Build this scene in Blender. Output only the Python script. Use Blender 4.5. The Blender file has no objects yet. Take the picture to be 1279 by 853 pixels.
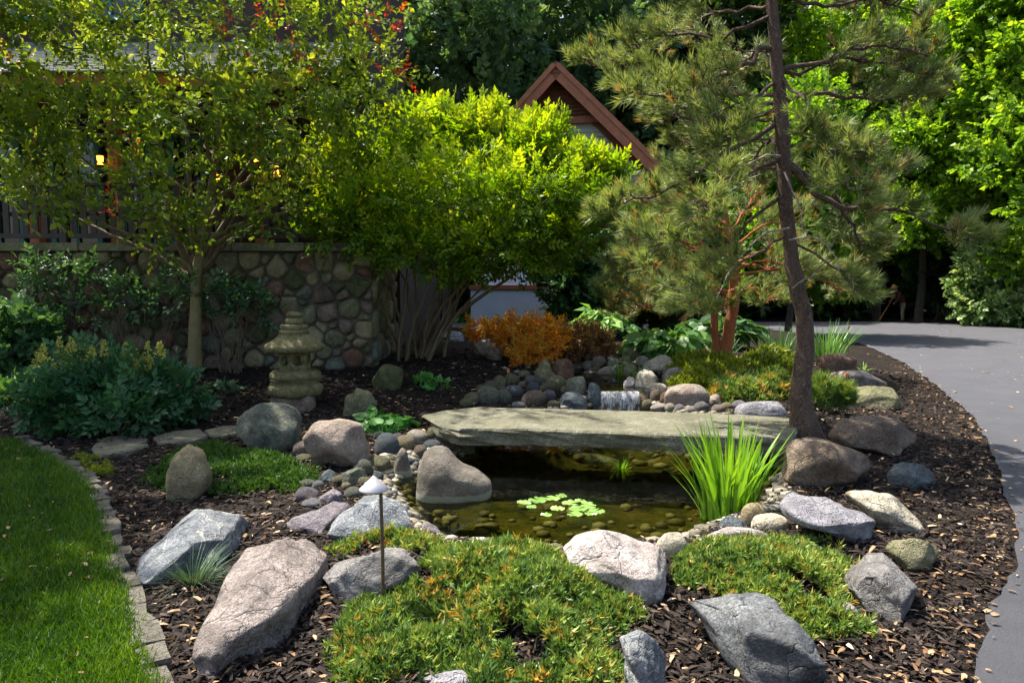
import bpy, bmesh, math, random
import numpy as np
from mathutils import Vector, Matrix, noise

# ------------------------------------------------------------------ camera, sky, sun, exposure
sc = bpy.context.scene
COL = sc.collection
F, CX, CY, HOR, CAMH = 900.0, 639.5, 426.5, 355.0, 1.6      # focal length and horizon in photo pixels
PITCH = math.atan((CY - HOR) / F)
cam = bpy.data.objects.new('camera', bpy.data.cameras.new('camera'))
COL.objects.link(cam)
cam.location = (0, 0, CAMH)
cam.rotation_euler = (math.pi / 2 - PITCH, 0, 0)
cam.data.sensor_width = 36
cam.data.lens = F / 1279 * 36
cam.data.clip_start = 0.05
cam.data.clip_end = 600
sc.camera = cam

SUN_TO = Vector((-0.38, 0.25, 0.89)).normalized()            # towards the sun
sun_el = math.asin(SUN_TO.z)
sun_az = math.atan2(SUN_TO.x, SUN_TO.y)
w = bpy.data.worlds.new('World'); sc.world = w; w.use_nodes = True
nt = w.node_tree; nt.nodes.clear()
wo = nt.nodes.new('ShaderNodeOutputWorld'); bg = nt.nodes.new('ShaderNodeBackground')
sky = nt.nodes.new('ShaderNodeTexSky'); sky.sky_type = 'NISHITA'; sky.sun_disc = False
sky.sun_elevation = sun_el; sky.sun_rotation = sun_az
sky.air_density = 1.0; sky.dust_density = 3.5; sky.ozone_density = 0.2
bg.inputs['Strength'].default_value = 0.125
nt.links.new(sky.outputs[0], bg.inputs[0]); nt.links.new(bg.outputs[0], wo.inputs[0])
sl = bpy.data.lights.new('sun', 'SUN'); sl.energy = 5.0; sl.angle = math.radians(0.55); sl.color = (1.0, 0.94, 0.84)
so = bpy.data.objects.new('sun', sl); COL.objects.link(so); so.location = (0, 0, 30)
so.rotation_euler = SUN_TO.to_track_quat('Z', 'Y').to_euler()
sc.view_settings.view_transform = 'Standard'; sc.view_settings.look = 'None'
sc.view_settings.gamma = 1.0; sc.view_settings.use_curve_mapping = False
sc.view_settings.exposure = 1.32
sc.cycles.use_denoising = True
sc.cycles.max_bounces = 7; sc.cycles.diffuse_bounces = 4; sc.cycles.transmission_bounces = 4
sc.cycles.transparent_max_bounces = 8; sc.cycles.glossy_bounces = 3
sc.cycles.sample_clamp_indirect = 6.0

rs = np.random.RandomState(7)
random.seed(7)
NZ = lambda x, y, z=0.0: noise.noise(Vector((x, y, z)))

# ------------------------------------------------------------------ pixel rays (a direction only) and ground
def ray(px, py):
    a, b = (px - CX) / F, (CY - py) / F
    c, s = math.cos(PITCH), math.sin(PITCH)
    return np.array([a, c + b * s, -s + b * c])
def at_y(px, py, Y):
    d = ray(px, py); return np.array([0, 0, CAMH]) + d * (Y / d[1])
def at_z(px, py, z):
    d = ray(px, py); return np.array([0, 0, CAMH]) + d * ((z - CAMH) / d[2])
def ss(a, b, x):
    t = np.clip((np.asarray(x, float) - a) / (b - a), 0, 1); return t * t * (3 - 2 * t)

WATER = -0.12
drive_px = [(1208, 880), (1213, 853), (1232, 775), (1258, 735), (1268, 690), (1262, 640), (1252, 600), (1238, 560), (1213, 520),
            (1170, 482), (1130, 455), (1092, 437), (1062, 425)]
drive_edge = [at_z(x, y, 0)[:2] for x, y in drive_px]
drive_edge = [np.array([1.2, 1.0]), np.array([1.5, 2.2])] + drive_edge
DE = np.array(drive_edge); DE = DE[np.argsort(DE[:, 1])]
def xe(y):  # bed edge of the driveway at depth y
    return np.interp(y, DE[:, 1], DE[:, 0])
lawn_px = [(20, 552), (58, 572), (96, 596), (118, 625), (130, 665), (140, 705), (152, 752), (168, 800), (186, 852), (196, 885)]
lawn_edge = np.array([at_z(x, y, 0)[:2] for x, y in lawn_px])
LE = lawn_edge[np.argsort(lawn_edge[:, 1])]
def xl(y):
    return np.interp(y, LE[:, 1], LE[:, 0], left=LE[0, 0] + 0.2, right=-60)
LAWN_TOP = LE[-1, 1]

pond_px = [(525, 660), (560, 684), (640, 700), (740, 704), (830, 694), (880, 668), (945, 648), (975, 610), (985, 580)]
POND = [tuple(at_z(x, y, WATER)[:2]) for x, y in pond_px]
POND += [(2.55, 7.6), (2.1, 8.3), (1.85, 9.0), (1.7, 9.62), (1.15, 9.66), (0.95, 9.0), (0.3, 8.3), (-0.5, 7.6)]
POND += [tuple(at_z(x, y, WATER)[:2]) for x, y in [(560, 575), (505, 590), (478, 600), (495, 635)]]
POOL = [(1.12, 9.36), (1.72, 9.36), (1.95, 10.3), (1.75, 11.0), (1.3, 11.6), (0.95, 12.4), (0.6, 12.4), (0.85, 11.3), (0.9, 10.4)]
def sdpoly(poly, x, y):
    x = np.asarray(x, float); y = np.asarray(y, float)
    P = np.array(poly); Q = np.roll(P, -1, 0)
    d = np.full(x.shape, 1e9); ins = np.zeros(x.shape, bool)
    for (ax, ay), (bx, by) in zip(P, Q):
        ex, ey = bx - ax, by - ay
        t = np.clip(((x - ax) * ex + (y - ay) * ey) / (ex * ex + ey * ey), 0, 1)
        d = np.minimum(d, np.hypot(x - ax - t * ex, y - ay - t * ey))
        c = ((ay > y) != (by > y)) & (x < ex * (y - ay) / (ey if abs(ey) > 1e-9 else 1e-9) + ax)
        ins ^= c
    return np.where(ins, -d, d)
def vnoise(x, y, f, s):
    return (np.sin(x * f * 1.3 + s) * np.cos(y * f * 1.1 + 2.3 * s) + 0.6 * np.sin(x * f * 2.7 + y * f * 1.9 + 1.7 * s)
            + 0.35 * np.cos(y * f * 4.9 - x * f * 3.7 + s))
def T(x, y):
    x = np.asarray(x, float); y = np.asarray(y, float)
    bed = ss(0.15, 2.6, xe(y) - x) * (1 - ss(19, 24, y))
    z = 0.40 * ss(7.6, 12.5, y) * bed
    z = z + 0.07 * np.exp(-(((x + 0.05) / 1.0) ** 2 + ((y - 3.75) / 0.55) ** 2)) + 0.05 * np.exp(-(((x - 1.55) / 0.7) ** 2 + ((y - 4.0) / 0.5) ** 2))
    z = z + 0.20 * np.exp(-(((x - 3.1) / 0.9) ** 2 + ((y - 7.9) / 1.0) ** 2))
    off = ss(0.02, 0.5, xe(y) - x) * ss(0.0, 0.4, x - xl(y)) * (1 - ss(17, 22, y))
    z = z + 0.016 * vnoise(x, y, 3.1, 1.0) * off
    sd = sdpoly(POND, x, y); wd = ss(0.22, -0.55, sd); z = z * (1 - wd) - 0.46 * wd
    sp = sdpoly(POOL[2:], x, y); wp = ss(0.22, -0.12, sp); z = z * (1 - wp) + 0.10 * wp
    z = z - 0.30 * ss(30, 37, y)
    return z
def on_ground(px, py):
    d = ray(px, py)
    t = np.concatenate([np.arange(1.5, 20, 0.01), np.arange(20, 80, 0.05)])
    p = np.array([0, 0, CAMH]) + t[:, None] * d
    k = np.nonzero(p[:, 2] <= T(p[:, 0], p[:, 1]))[0]
    return p[k[0]] if len(k) else p[-1]
def gz(x, y): return float(T(np.array([x]), np.array([y]))[0])

# ------------------------------------------------------------------ objects
def link(name, data, parent=None, loc=(0, 0, 0), rot=None):
    o = bpy.data.objects.new(name, data); COL.objects.link(o)
    o.location = loc
    if rot is not None: o.rotation_euler = rot
    if parent is not None: o.parent = parent
    return o
def tag(o, label, cat, group=None, kind=None):
    if label: o['label'] = label
    if cat: o['category'] = cat
    if group: o['group'] = group
    if kind: o['kind'] = kind
    return o
def thing(name, label, cat, loc=(0, 0, 0), rz=0.0, group=None):
    return tag(link(name, None, None, tuple(loc), (0, 0, rz)), label, cat, group)
def np_mesh(name, V, Fc, mat=None, rnd=None, smooth=False, origin=(0, 0, 0)):
    V = np.asarray(V, np.float32) - np.asarray(origin, np.float32)
    Fc = np.asarray(Fc, np.int32); m, k = Fc.shape
    me = bpy.data.meshes.new(name)
    me.vertices.add(len(V)); me.vertices.foreach_set('co', V.ravel())
    me.loops.add(m * k); me.loops.foreach_set('vertex_index', Fc.ravel())
    me.polygons.add(m); me.polygons.foreach_set('loop_start', np.arange(0, m * k, k, dtype=np.int32))
    me.polygons.foreach_set('use_smooth', np.full(m, smooth, bool))
    me.update(calc_edges=True)
    if rnd is not None:
        a = me.attributes.new('rnd', 'FLOAT', 'FACE'); a.data.foreach_set('value', np.asarray(rnd, np.float32).ravel())
    if mat: me.materials.append(mat)
    return me
def bm_mesh(name, bm, mat=None, smooth=False):
    me = bpy.data.meshes.new(name); bm.to_mesh(me); bm.free()
    if smooth: me.polygons.foreach_set('use_smooth', np.full(len(me.polygons), True))
    if mat: me.materials.append(mat)
    return me
BOXV = np.array([(x, y, z) for x in (0, 1) for y in (0, 1) for z in (0, 1)], float)
BOXF = np.array([(0, 1, 3, 2), (4, 6, 7, 5), (0, 4, 5, 1), (2, 3, 7, 6), (0, 2, 6, 4), (1, 5, 7, 3)])
def box(name, x0, x1, y0, y1, z0, z1, mat, parent=None, bevel=0.0):
    V = BOXV * [x1 - x0, y1 - y0, z1 - z0] + [x0, y0, z0]
    me = np_mesh(name, V, BOXF, mat)
    if bevel:
        bm = bmesh.new(); bm.from_mesh(me)
        bmesh.ops.bevel(bm, geom=bm.edges[:], offset=bevel, segments=2, affect='EDGES')
        bm.to_mesh(me); bm.free()
    return link(name, me, parent)
def prism(name, poly, y0, y1, mat, parent=None):       # polygon in x,z pulled along y
    n = len(poly); bm = bmesh.new()
    a = [bm.verts.new((p[0], y0, p[1])) for p in poly]; b = [bm.verts.new((p[0], y1, p[1])) for p in poly]
    bm.faces.new(a); bm.faces.new(b[::-1])
    for i in range(n): bm.faces.new((a[i], b[i], b[(i + 1) % n], a[(i + 1) % n]))
    bmesh.ops.recalc_face_normals(bm, faces=bm.faces[:])
    return link(name, bm_mesh(name, bm, mat), parent)
def lathe(prof, n=24, lobes=0, amp=0.0, sq=0.0):
    V = []; k = len(prof)
    for r, z in prof:
        for i in range(n):
            a = 2 * math.pi * i / n
            q = r * (1 + amp * math.cos(lobes * a))
            V.append((q * math.cos(a), q * math.sin(a), z))
    Fq = [(j * n + i, j * n + (i + 1) % n, (j + 1) * n + (i + 1) % n, (j + 1) * n + i) for j in range(k - 1) for i in range(n)]
    return np.array(V), np.array(Fq)
def tubes(paths, n=6):
    VV, FF, o = [], [], 0
    for P, R in paths:
        P = np.asarray(P, float); R = np.asarray(R, float); k = len(P)
        tg = np.gradient(P, axis=0); tg /= np.linalg.norm(tg, axis=1)[:, None] + 1e-9
        ref = np.array([1.0, 0, 0]) if abs(tg[0][0]) < 0.8 else np.array([0, 1.0, 0])
        u = np.cross(tg, ref); u /= np.linalg.norm(u, axis=1)[:, None] + 1e-9
        v = np.cross(tg, u)
        an = np.arange(n) * 2 * math.pi / n
        V = P[:, None, :] + R[:, None, None] * (np.cos(an)[None, :, None] * u[:, None, :] + np.sin(an)[None, :, None] * v[:, None, :])
        VV.append(V.reshape(-1, 3))
        j, i = np.meshgrid(np.arange(k - 1), np.arange(n), indexing='ij'); j = j.ravel(); i = i.ravel(); i2 = (i + 1) % n
        FF.append(np.stack([j * n + i, j * n + i2, (j + 1) * n + i2, (j + 1) * n + i], 1) + o)
        o += k * n
    return np.concatenate(VV), np.concatenate(FF)
def rough_path(P, k, jit):
    """resample a polyline with a smooth curve and a little wander"""
    P = np.asarray(P, float); t = np.linspace(0, len(P) - 1, k)
    out = np.stack([np.interp(t, np.arange(len(P)), P[:, c]) for c in range(3)], 1)
    for _ in range(2): out[1:-1] = (out[:-2] + 2 * out[1:-1] + out[2:]) / 4
    out[1:-1] += rs.randn(k - 2, 3) * jit
    return out

# ------------------------------------------------------------------ materials
def mat_new(name):
    m = bpy.data.materials.new(name); m.use_nodes = True
    n = m.node_tree.nodes; n.clear()
    out = n.new('ShaderNodeOutputMaterial'); b = n.new('ShaderNodeBsdfPrincipled')
    m.node_tree.links.new(b.outputs[0], out.inputs[0])
    return m, m.node_tree, b, out
def ramp(nt_, fac, stops):
    r = nt_.nodes.new('ShaderNodeValToRGB'); e = r.color_ramp.elements
    while len(e) < len(stops): e.new(0.5)
    for i, (p, c) in enumerate(stops): e[i].position = p; e[i].color = (*c, 1)
    nt_.links.new(fac, r.inputs[0]); return r.outputs[0]
def nnoise(nt_, vec, scale, detail=4, rough=0.55, dist=0.0):
    n = nt_.nodes.new('ShaderNodeTexNoise'); n.inputs['Scale'].default_value = scale; n.inputs['Detail'].default_value = detail
    n.inputs['Roughness'].default_value = rough; n.inputs['Distortion'].default_value = dist
    if vec: nt_.links.new(vec, n.inputs['Vector'])
    return n.outputs['Fac']
def mixc(nt_, fac, a, b, mode='MIX'):
    m = nt_.nodes.new('ShaderNodeMix'); m.data_type = 'RGBA'; m.blend_type = mode
    for s, v in ((0, fac), (6, a), (7, b)):
        if isinstance(v, (int, float)): m.inputs[s].default_value = v
        elif isinstance(v, tuple): m.inputs[s].default_value = (*v, 1)
        else: nt_.links.new(v, m.inputs[s])
    return m.outputs[2]
def maths(nt_, op, a, b=0.0, c=None):
    m = nt_.nodes.new('ShaderNodeMath'); m.operation = op
    for i, v in enumerate((a, b) if c is None else (a, b, c)):
        if isinstance(v, (int, float)): m.inputs[i].default_value = v
        else: nt_.links.new(v, m.inputs[i])
    return m.outputs[0]
def bump(nt_, b, h, strength=0.5, dist=0.02):
    n = nt_.nodes.new('ShaderNodeBump'); n.inputs['Strength'].default_value = strength; n.inputs['Distance'].default_value = dist
    nt_.links.new(h, n.inputs['Height']); nt_.links.new(n.outputs[0], b.inputs['Normal']); return n
def objvec(nt_, jitter=True):
    tc = nt_.nodes.new('ShaderNodeTexCoord')
    if not jitter: return tc.outputs['Object']
    oi = nt_.nodes.new('ShaderNodeObjectInfo'); mu = nt_.nodes.new('ShaderNodeVectorMath'); mu.operation = 'ADD'
    k = maths(nt_, 'MULTIPLY', oi.outputs['Random'], 37.0)
    nt_.links.new(tc.outputs['Object'], mu.inputs[0]); nt_.links.new(k, mu.inputs[1])
    return mu.outputs[0]
def plain(name, c, rough=0.6, var=0.25, scale=14, bmp=0.15, metal=0.0):
    m, t, b, o = mat_new(name); v = objvec(t)
    f = nnoise(t, v, scale, 5)
    col = ramp(t, f, [(0.3, tuple(x * (1 - var) for x in c)), (0.7, tuple(min(1, x * (1 + var)) for x in c))])
    t.links.new(col, b.inputs['Base Color']); b.inputs['Roughness'].default_value = rough; b.inputs['Metallic'].default_value = metal
    if bmp: bump(t, b, nnoise(t, v, scale * 4, 4), bmp, 0.01)
    return m
def leafmat(name, stops, trans=0.42, tint=(1.25, 1.15, 0.5), rough=0.45, spec=0.35):
    m, t, b, o = mat_new(name)
    a = t.nodes.new('ShaderNodeAttribute'); a.attribute_name = 'rnd'
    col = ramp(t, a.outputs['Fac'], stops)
    t.links.new(col, b.inputs['Base Color']); b.inputs['Roughness'].default_value = rough
    b.inputs['Specular IOR Level'].default_value = spec
    tr = t.nodes.new('ShaderNodeBsdfTranslucent'); mx = t.nodes.new('ShaderNodeMixShader'); mx.inputs[0].default_value = trans
    t.links.new(mixc(t, 1.0, col, tint, 'MULTIPLY'), tr.inputs[0])
    t.links.new(b.outputs[0], mx.inputs[1]); t.links.new(tr.outputs[0], mx.inputs[2]); t.links.new(mx.outputs[0], o.inputs[0])
    return m
def barkmat(name, c1, c2, vs=9.0, stretch=0.25, strength=0.9):
    m, t, b, o = mat_new(name); v = objvec(t)
    mp = t.nodes.new('ShaderNodeMapping'); mp.inputs['Scale'].default_value = (1, 1, stretch); t.links.new(v, mp.inputs[0])
    vo = t.nodes.new('ShaderNodeTexVoronoi'); vo.feature = 'DISTANCE_TO_EDGE'; vo.inputs['Scale'].default_value = vs * 2.2
    nd = t.nodes.new('ShaderNodeTexNoise'); nd.inputs['Scale'].default_value = 14; nd.inputs['Detail'].default_value = 4; t.links.new(mp.outputs[0], nd.inputs['Vector'])
    ad = mixc(t, 0.6, mp.outputs[0], nd.outputs['Color'], 'ADD'); t.links.new(ad, vo.inputs['Vector'])
    f1 = nnoise(t, mp.outputs[0], vs, 6, 0.65)
    h = maths(t, 'MULTIPLY_ADD', maths(t, 'MINIMUM', vo.outputs[0], 0.25), 2.0, f1)
    col = ramp(t, h, [(0.35, c1), (0.95, c2)])
    t.links.new(col, b.inputs['Base Color']); b.inputs['Roughness'].default_value = 0.9
    bump(t, b, h, strength, 0.03); return m
def rockmat(name, c1, c2, c3, scale=5.0, vein=0.0, moss=0.0, dark=0.0, band=False, crack=0.35):
    m, t, b, o = mat_new(name); v = objvec(t)
    big = nnoise(t, v, scale, 5, 0.6, 0.6)
    col = ramp(t, big, [(0.34, c2), (0.50, c1), (0.68, c3)])
    sp = nnoise(t, v, scale * 26, 2, 0.6)
    col = mixc(t, ramp(t, sp, [(0.40, (0.75,) * 3), (0.58, (0.0,) * 3)]), col, tuple(x * 0.45 for x in c1))
    col = mixc(t, ramp(t, nnoise(t, v, scale * 17, 2, 0.5), [(0.58, (0,) * 3), (0.72, (0.55,) * 3)]), col, tuple(min(1, x * 1.6 + 0.05) for x in c1))
    col = mixc(t, ramp(t, nnoise(t, v, scale * 0.55, 7, 0.72, 0.4), [(0.36, (.62,) * 3), (0.56, (0,) * 3)]), col, tuple(x * .42 for x in c2))
    col = mixc(t, ramp(t, nnoise(t, v, scale * 5.5, 5, 0.7), [(0.38, (.5,) * 3), (0.5, (0,) * 3)]), col, tuple(x * .55 for x in c2))
    if vein:
        wv = t.nodes.new('ShaderNodeTexNoise'); wv.inputs['Scale'].default_value = scale * 0.8; wv.inputs['Detail'].default_value = 5; wv.inputs['Distortion'].default_value = .4
        t.links.new(v, wv.inputs['Vector'])
        d = maths(t, 'ABSOLUTE', maths(t, 'SUBTRACT', wv.outputs['Fac'], 0.5))
        col = mixc(t, ramp(t, d, [(0.0, (vein,) * 3), (0.018, (0,) * 3)]), col, (0.62, 0.60, 0.55))
    if dark:
        col = mixc(t, ramp(t, nnoise(t, v, scale * 1.6, 6, 0.7, 1.0), [(0.54, (0,) * 3), (0.64, (dark,) * 3)]), col, (0.035, 0.033, 0.03))
    if moss:
        col = mixc(t, ramp(t, nnoise(t, v, scale * 2.2, 6, 0.7), [(0.48, (0,) * 3), (0.62, (moss,) * 3)]), col, (0.11, 0.12, 0.03))
    if band:
        g = t.nodes.new('ShaderNodeNewGeometry'); sx = t.nodes.new('ShaderNodeSeparateXYZ'); t.links.new(g.outputs['Position'], sx.inputs[0])
        zz = maths(t, 'MULTIPLY_ADD', nnoise(t, v, 18, 3), 0.03, sx.outputs[2])
        col = mixc(t, ramp(t, maths(t, 'MULTIPLY_ADD', zz, 8.0, 0.85), [(0.44, (0.8,) * 3), (0.52, (0,) * 3)]), col, (0.30, 0.33, 0.24))
    t.links.new(col, b.inputs['Base Color']); b.inputs['Roughness'].default_value = 0.82; b.inputs['Specular IOR Level'].default_value = 0.3
    cr = t.nodes.new('ShaderNodeTexVoronoi'); cr.feature = 'DISTANCE_TO_EDGE'; cr.inputs['Scale'].default_value = scale * 0.9
    nd = t.nodes.new('ShaderNodeTexNoise'); nd.inputs['Scale'].default_value = scale * 1.5; nd.inputs['Detail'].default_value = 5; t.links.new(v, nd.inputs['Vector'])
    t.links.new(mixc(t, 0.35, v, nd.outputs['Color'], 'ADD'), cr.inputs['Vector'])
    ck = maths(t, 'MINIMUM', cr.outputs[0], 0.04)
    h = maths(t, 'MULTIPLY_ADD', nnoise(t, v, scale * 3, 8, 0.68), 0.9, maths(t, 'MULTIPLY', ck, 14.0 * crack))
    h = maths(t, 'MULTIPLY_ADD', sp, 0.12, h)
    bump(t, b, h, 1.0, 0.055)
    return m
ROCK = {
    'green': rockmat('mottled_granite', (.23, .25, .19), (.07, .09, .08), (.36, .31, .22), 7, moss=.3),
    'pink': rockmat('pink_granite', (.40, .32, .26), (.27, .21, .16), (.50, .43, .36), 6, crack=.2),
    'tan': rockmat('tan_sandstone', (.37, .31, .17), (.27, .22, .12), (.46, .40, .26), 6, crack=.2),
    'blue': rockmat('blue_grey_gneiss', (.27, .29, .31), (.15, .17, .18), (.38, .40, .40), 5, vein=.5),
    'slate': rockmat('slate_blue_stone', (.14, .17, .18), (.08, .10, .11), (.21, .24, .24), 6),
    'pinkgrey': rockmat('pinkish_grey_granite', (.32, .27, .245), (.18, .15, .135), (.45, .395, .36), 4, dark=.7),
    'purple': rockmat('purple_grey_stone', (.22, .19, .21), (.15, .13, .14), (.30, .27, .28), 5, crack=.15),
    'grey': rockmat('grey_basalt', (.27, .26, .25), (.17, .16, .15), (.38, .36, .34), 5, dark=.6),
    'charcoal': rockmat('charcoal_basalt', (.17, .18, .19), (.09, .095, .10), (.27, .28, .28), 3.5, dark=.4),
    'white': rockmat('pale_pink_granite', (.56, .50, .46), (.42, .35, .31), (.66, .61, .57), 4, dark=.6),
    'cream': rockmat('cream_limestone', (.55, .49, .37), (.38, .33, .24), (.66, .61, .50), 4, dark=.25),
    'brown': rockmat('brown_boulder_stone', (.24, .18, .13), (.14, .10, .07), (.34, .27, .20), 4, dark=.3),
    'rust': rockmat('rusty_stone', (.27, .15, .09), (.17, .09, .06), (.36, .25, .18), 5, dark=.3),
    'olive': rockmat('olive_stone', (.25, .24, .13), (.14, .14, .08), (.34, .31, .19), 5, moss=.4),
    'moss': rockmat('mossy_stone', (.15, .16, .07), (.09, .10, .04), (.24, .23, .12), 9, moss=.8),
    'lav': rockmat('lavender_grey_stone', (.36, .35, .38), (.25, .24, .26), (.48, .47, .48), 5, dark=.3),
    'pond': rockmat('pond_granite', (.24, .21, .17), (.15, .13, .10), (.33, .29, .24), 8, band=True, crack=.15),
    'slab': rockmat('bridge_slab_stone', (.21, .20, .14), (.13, .13, .085), (.28, .26, .19), 3.0, moss=.25, crack=.1),
    'lantern': rockmat('cast_stone', (.33, .29, .13), (.18, .17, .07), (.44, .39, .21), 9, moss=.5, crack=.1),
    'flag': rockmat('flagstone', (.27, .25, .17), (.18, .17, .11), (.34, .32, .23), 5, crack=.15),
    'edge': rockmat('edging_stone', (.21, .19, .15), (.13, .12, .09), (.29, .26, .21), 6, dark=.3),
}
M = {}
M['bark'] = barkmat('grey_bark', (.05, .04, .03), (.20, .16, .12))
M['bark_tan'] = barkmat('flaky_tan_bark', (.13, .10, .04), (.34, .28, .12), 14, .5, .6)
M['bark_pine'] = barkmat('pine_bark', (.035, .022, .016), (.26, .17, .12), 11, .5, 1.0)
M['bark_red'] = barkmat('red_pine_bark', (.20, .05, .015), (.52, .17, .05), 11, .4, .8)
M['bark_dark'] = barkmat('dark_bark', (.02, .016, .012), (.09, .07, .05))
M['twig'] = plain('twig_bark', (.12, .085, .055), .9, .4, 20, 0)
M['stem_brown'] = barkmat('shrub_bark', (.06, .045, .03), (.22, .16, .09), 14, .4, .5)
# ground: bark mulch, algae below the water line
def ground_mat():
    m, t, b, o = mat_new('bark_mulch'); v = objvec(t, False)
    vo = t.nodes.new('ShaderNodeTexVoronoi'); vo.inputs['Scale'].default_value = 34
    nd = t.nodes.new('ShaderNodeTexNoise'); nd.inputs['Scale'].default_value = 9; nd.inputs['Detail'].default_value = 5; t.links.new(v, nd.inputs['Vector'])
    t.links.new(mixc(t, 0.4, v, nd.outputs['Color'], 'ADD'), vo.inputs['Vector'])
    sep = t.nodes.new('ShaderNodeSeparateColor'); t.links.new(vo.outputs['Color'], sep.inputs[0])
    col = ramp(t, sep.outputs[0], [(0.0, (.007, .0055, .005)), (0.6, (.022, .016, .012)), (0.88, (.05, .035, .025)), (1.0, (.12, .085, .055))])
    col = mixc(t, ramp(t, nnoise(t, v, 1.2, 4), [(0.35, (0.5,) * 3), (0.65, (0,) * 3)]), col, (.012, .010, .009))
    g = t.nodes.new('ShaderNodeNewGeometry'); sx = t.nodes.new('ShaderNodeSeparateXYZ'); t.links.new(g.outputs['Position'], sx.inputs[0])
    alg = ramp(t, nnoise(t, v, 5, 6, 0.65), [(0.35, (.030, .038, .012)), (0.5, (.085, .088, .022)), (0.68, (.19, .145, .03))])
    wet = ramp(t, maths(t, 'MULTIPLY_ADD', sx.outputs[2], 5.0, 1.0), [(0.45, (1,) * 3), (0.58, (0,) * 3)])
    yy = ramp(t, maths(t, 'MULTIPLY', sx.outputs[1], 1 / 20), [(0.65, (1,) * 3), (0.75, (0,) * 3)])
    col = mixc(t, mixc(t, 1.0, wet, yy, 'MULTIPLY'), col, alg)
    t.links.new(col, b.inputs['Base Color']); b.inputs['Roughness'].default_value = 0.95; b.inputs['Specular IOR Level'].default_value = 0.15
    bump(t, b, maths(t, 'ADD', vo.outputs['Distance'], nnoise(t, v, 40, 4)), 0.9, 0.03)
    return m
M['mulch'] = ground_mat()
def asphalt():
    m, t, b, o = mat_new('asphalt'); v = objvec(t, False)
    col = ramp(t, nnoise(t, v, 0.9, 6, 0.6), [(0.3, (.038, .041, .052)), (0.7, (.062, .065, .078))])
    col = mixc(t, ramp(t, nnoise(t, v, 160, 3, 0.7), [(0.35, (.7,) * 3), (0.55, (0,) * 3)]), col, (.06, .06, .068))
    col = mixc(t, ramp(t, nnoise(t, v, 210, 2, 0.6), [(0.6, (0,) * 3), (0.75, (.5,) * 3)]), col, (.25, .25, .26))
    t.links.new(col, b.inputs['Base Color']); b.inputs['Roughness'].default_value = 0.8
    col = mixc(t, ramp(t, nnoise(t, v, 45, 4, 0.75), [(0.35, (.6,) * 3), (0.6, (0,) * 3)]), col, (.065, .065, .075)); col = mixc(t, ramp(t, nnoise(t, v, 2.6, 8, 0.75), [(0.35, (.5,) * 3), (0.6, (0,) * 3)]), col, (.085, .085, .095)); t.links.new(col, b.inputs['Base Color'])
    bump(t, b, nnoise(t, v, 90, 5, 0.8), 0.9, 0.02); return m
M['asphalt'] = asphalt()
M['lawn'] = plain('lawn_soil', (.03, .055, .008), .95, .4, 6, .3)
M['mortar'] = plain('mortar', (.085, .075, .048), .95, .3, 12, .4)
M['cap'] = rockmat('cap_stone', (.30, .28, .17), (.20, .19, .12), (.38, .35, .24), 4, moss=.2, crack=.1)
M['cedar'] = plain('cedar_stain', (.48, .16, .04), .6, .3, 5, .2)
M['rake'] = plain('red_brown_trim', (.32, .11, .045), .6, .2, 5, .15)
M['soffit'] = plain('brown_soffit', (.19, .065, .028), .7, .2, 5, .15)
M['siding'] = plain('sage_siding', (.42, .45, .34), .7, .08, 6, .1)
M['wall_dark'] = plain('dark_log_wall', (.045, .028, .02), .8, .3, 4, .3)
M['rail'] = plain('dark_brown_rail', (.055, .035, .032), .6, .25, 8, .1)
M['teal'] = plain('teal_window_frame', (.02, .16, .12), .5, .15, 6, .05)
M['white_door'] = plain('white_garage_door', (.62, .66, .74), .5, .06, 3, .05)
M['shingle'] = plain('grey_shingle', (.20, .21, .20), .9, .35, 9, .4)
M['roofbrown'] = plain('brown_roof', (.10, .07, .055), .9, .35, 9, .4)
M['cap_metal'] = plain('weathered_aluminium', (.46, .44, .46), .45, .08, 30, .05, .35)
M['stake'] = plain('bronze_stake', (.13, .085, .05), .5, .3, 30, .1, .5)
M['black'] = plain('black_metal', (.02, .02, .02), .5, .2, 30, .05)
M['stone_dark'] = plain('shadowy_core', (.03, .03, .02), .95, .2, 10, .1)
def glass():
    m, t, b, o = mat_new('window_glass'); b.inputs['Base Color'].default_value = (.012, .016, .018, 1); b.inputs['Roughness'].default_value = 0.05
    b.inputs['Specular IOR Level'].default_value = 0.8; return m
M['glass'] = glass()
def emis():
    m, t, b, o = mat_new('amber_lamp_glass'); b.inputs['Base Color'].default_value = (.9, .5, .12, 1)
    b.inputs['Emission Color'].default_value = (1.0, .30, .03, 1); b.inputs['Emission Strength'].default_value = 3.0; return m
M['amber'] = emis()
def water(name, tint, bumps, f0=0.0):
    m, t, b, o = mat_new(name); t.nodes.remove(b)
    v = objvec(t, False)
    tr = t.nodes.new('ShaderNodeBsdfTransparent'); tr.inputs[0].default_value = (*tint, 1)
    gl = t.nodes.new('ShaderNodeBsdfGlossy'); gl.inputs['Roughness'].default_value = 0.015
    fr = t.nodes.new('ShaderNodeFresnel'); fr.inputs[0].default_value = 1.34
    bp = t.nodes.new('ShaderNodeBump'); bp.inputs['Strength'].default_value = bumps; bp.inputs['Distance'].default_value = 0.02
    t.links.new(nnoise(t, v, 7, 3, 0.5, 0.3), bp.inputs['Height'])
    for n in (gl, fr): t.links.new(bp.outputs[0], n.inputs['Normal'])
    mx = t.nodes.new('ShaderNodeMixShader')
    t.links.new(maths(t, 'ADD', fr.outputs[0], f0), mx.inputs[0]); t.links.new(tr.outputs[0], mx.inputs[1]); t.links.new(gl.outputs[0], mx.inputs[2])
    t.links.new(mx.outputs[0], o.inputs[0]); return m
M['water'] = water('pond_water', (.50, .51, .28), 0.16)
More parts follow.
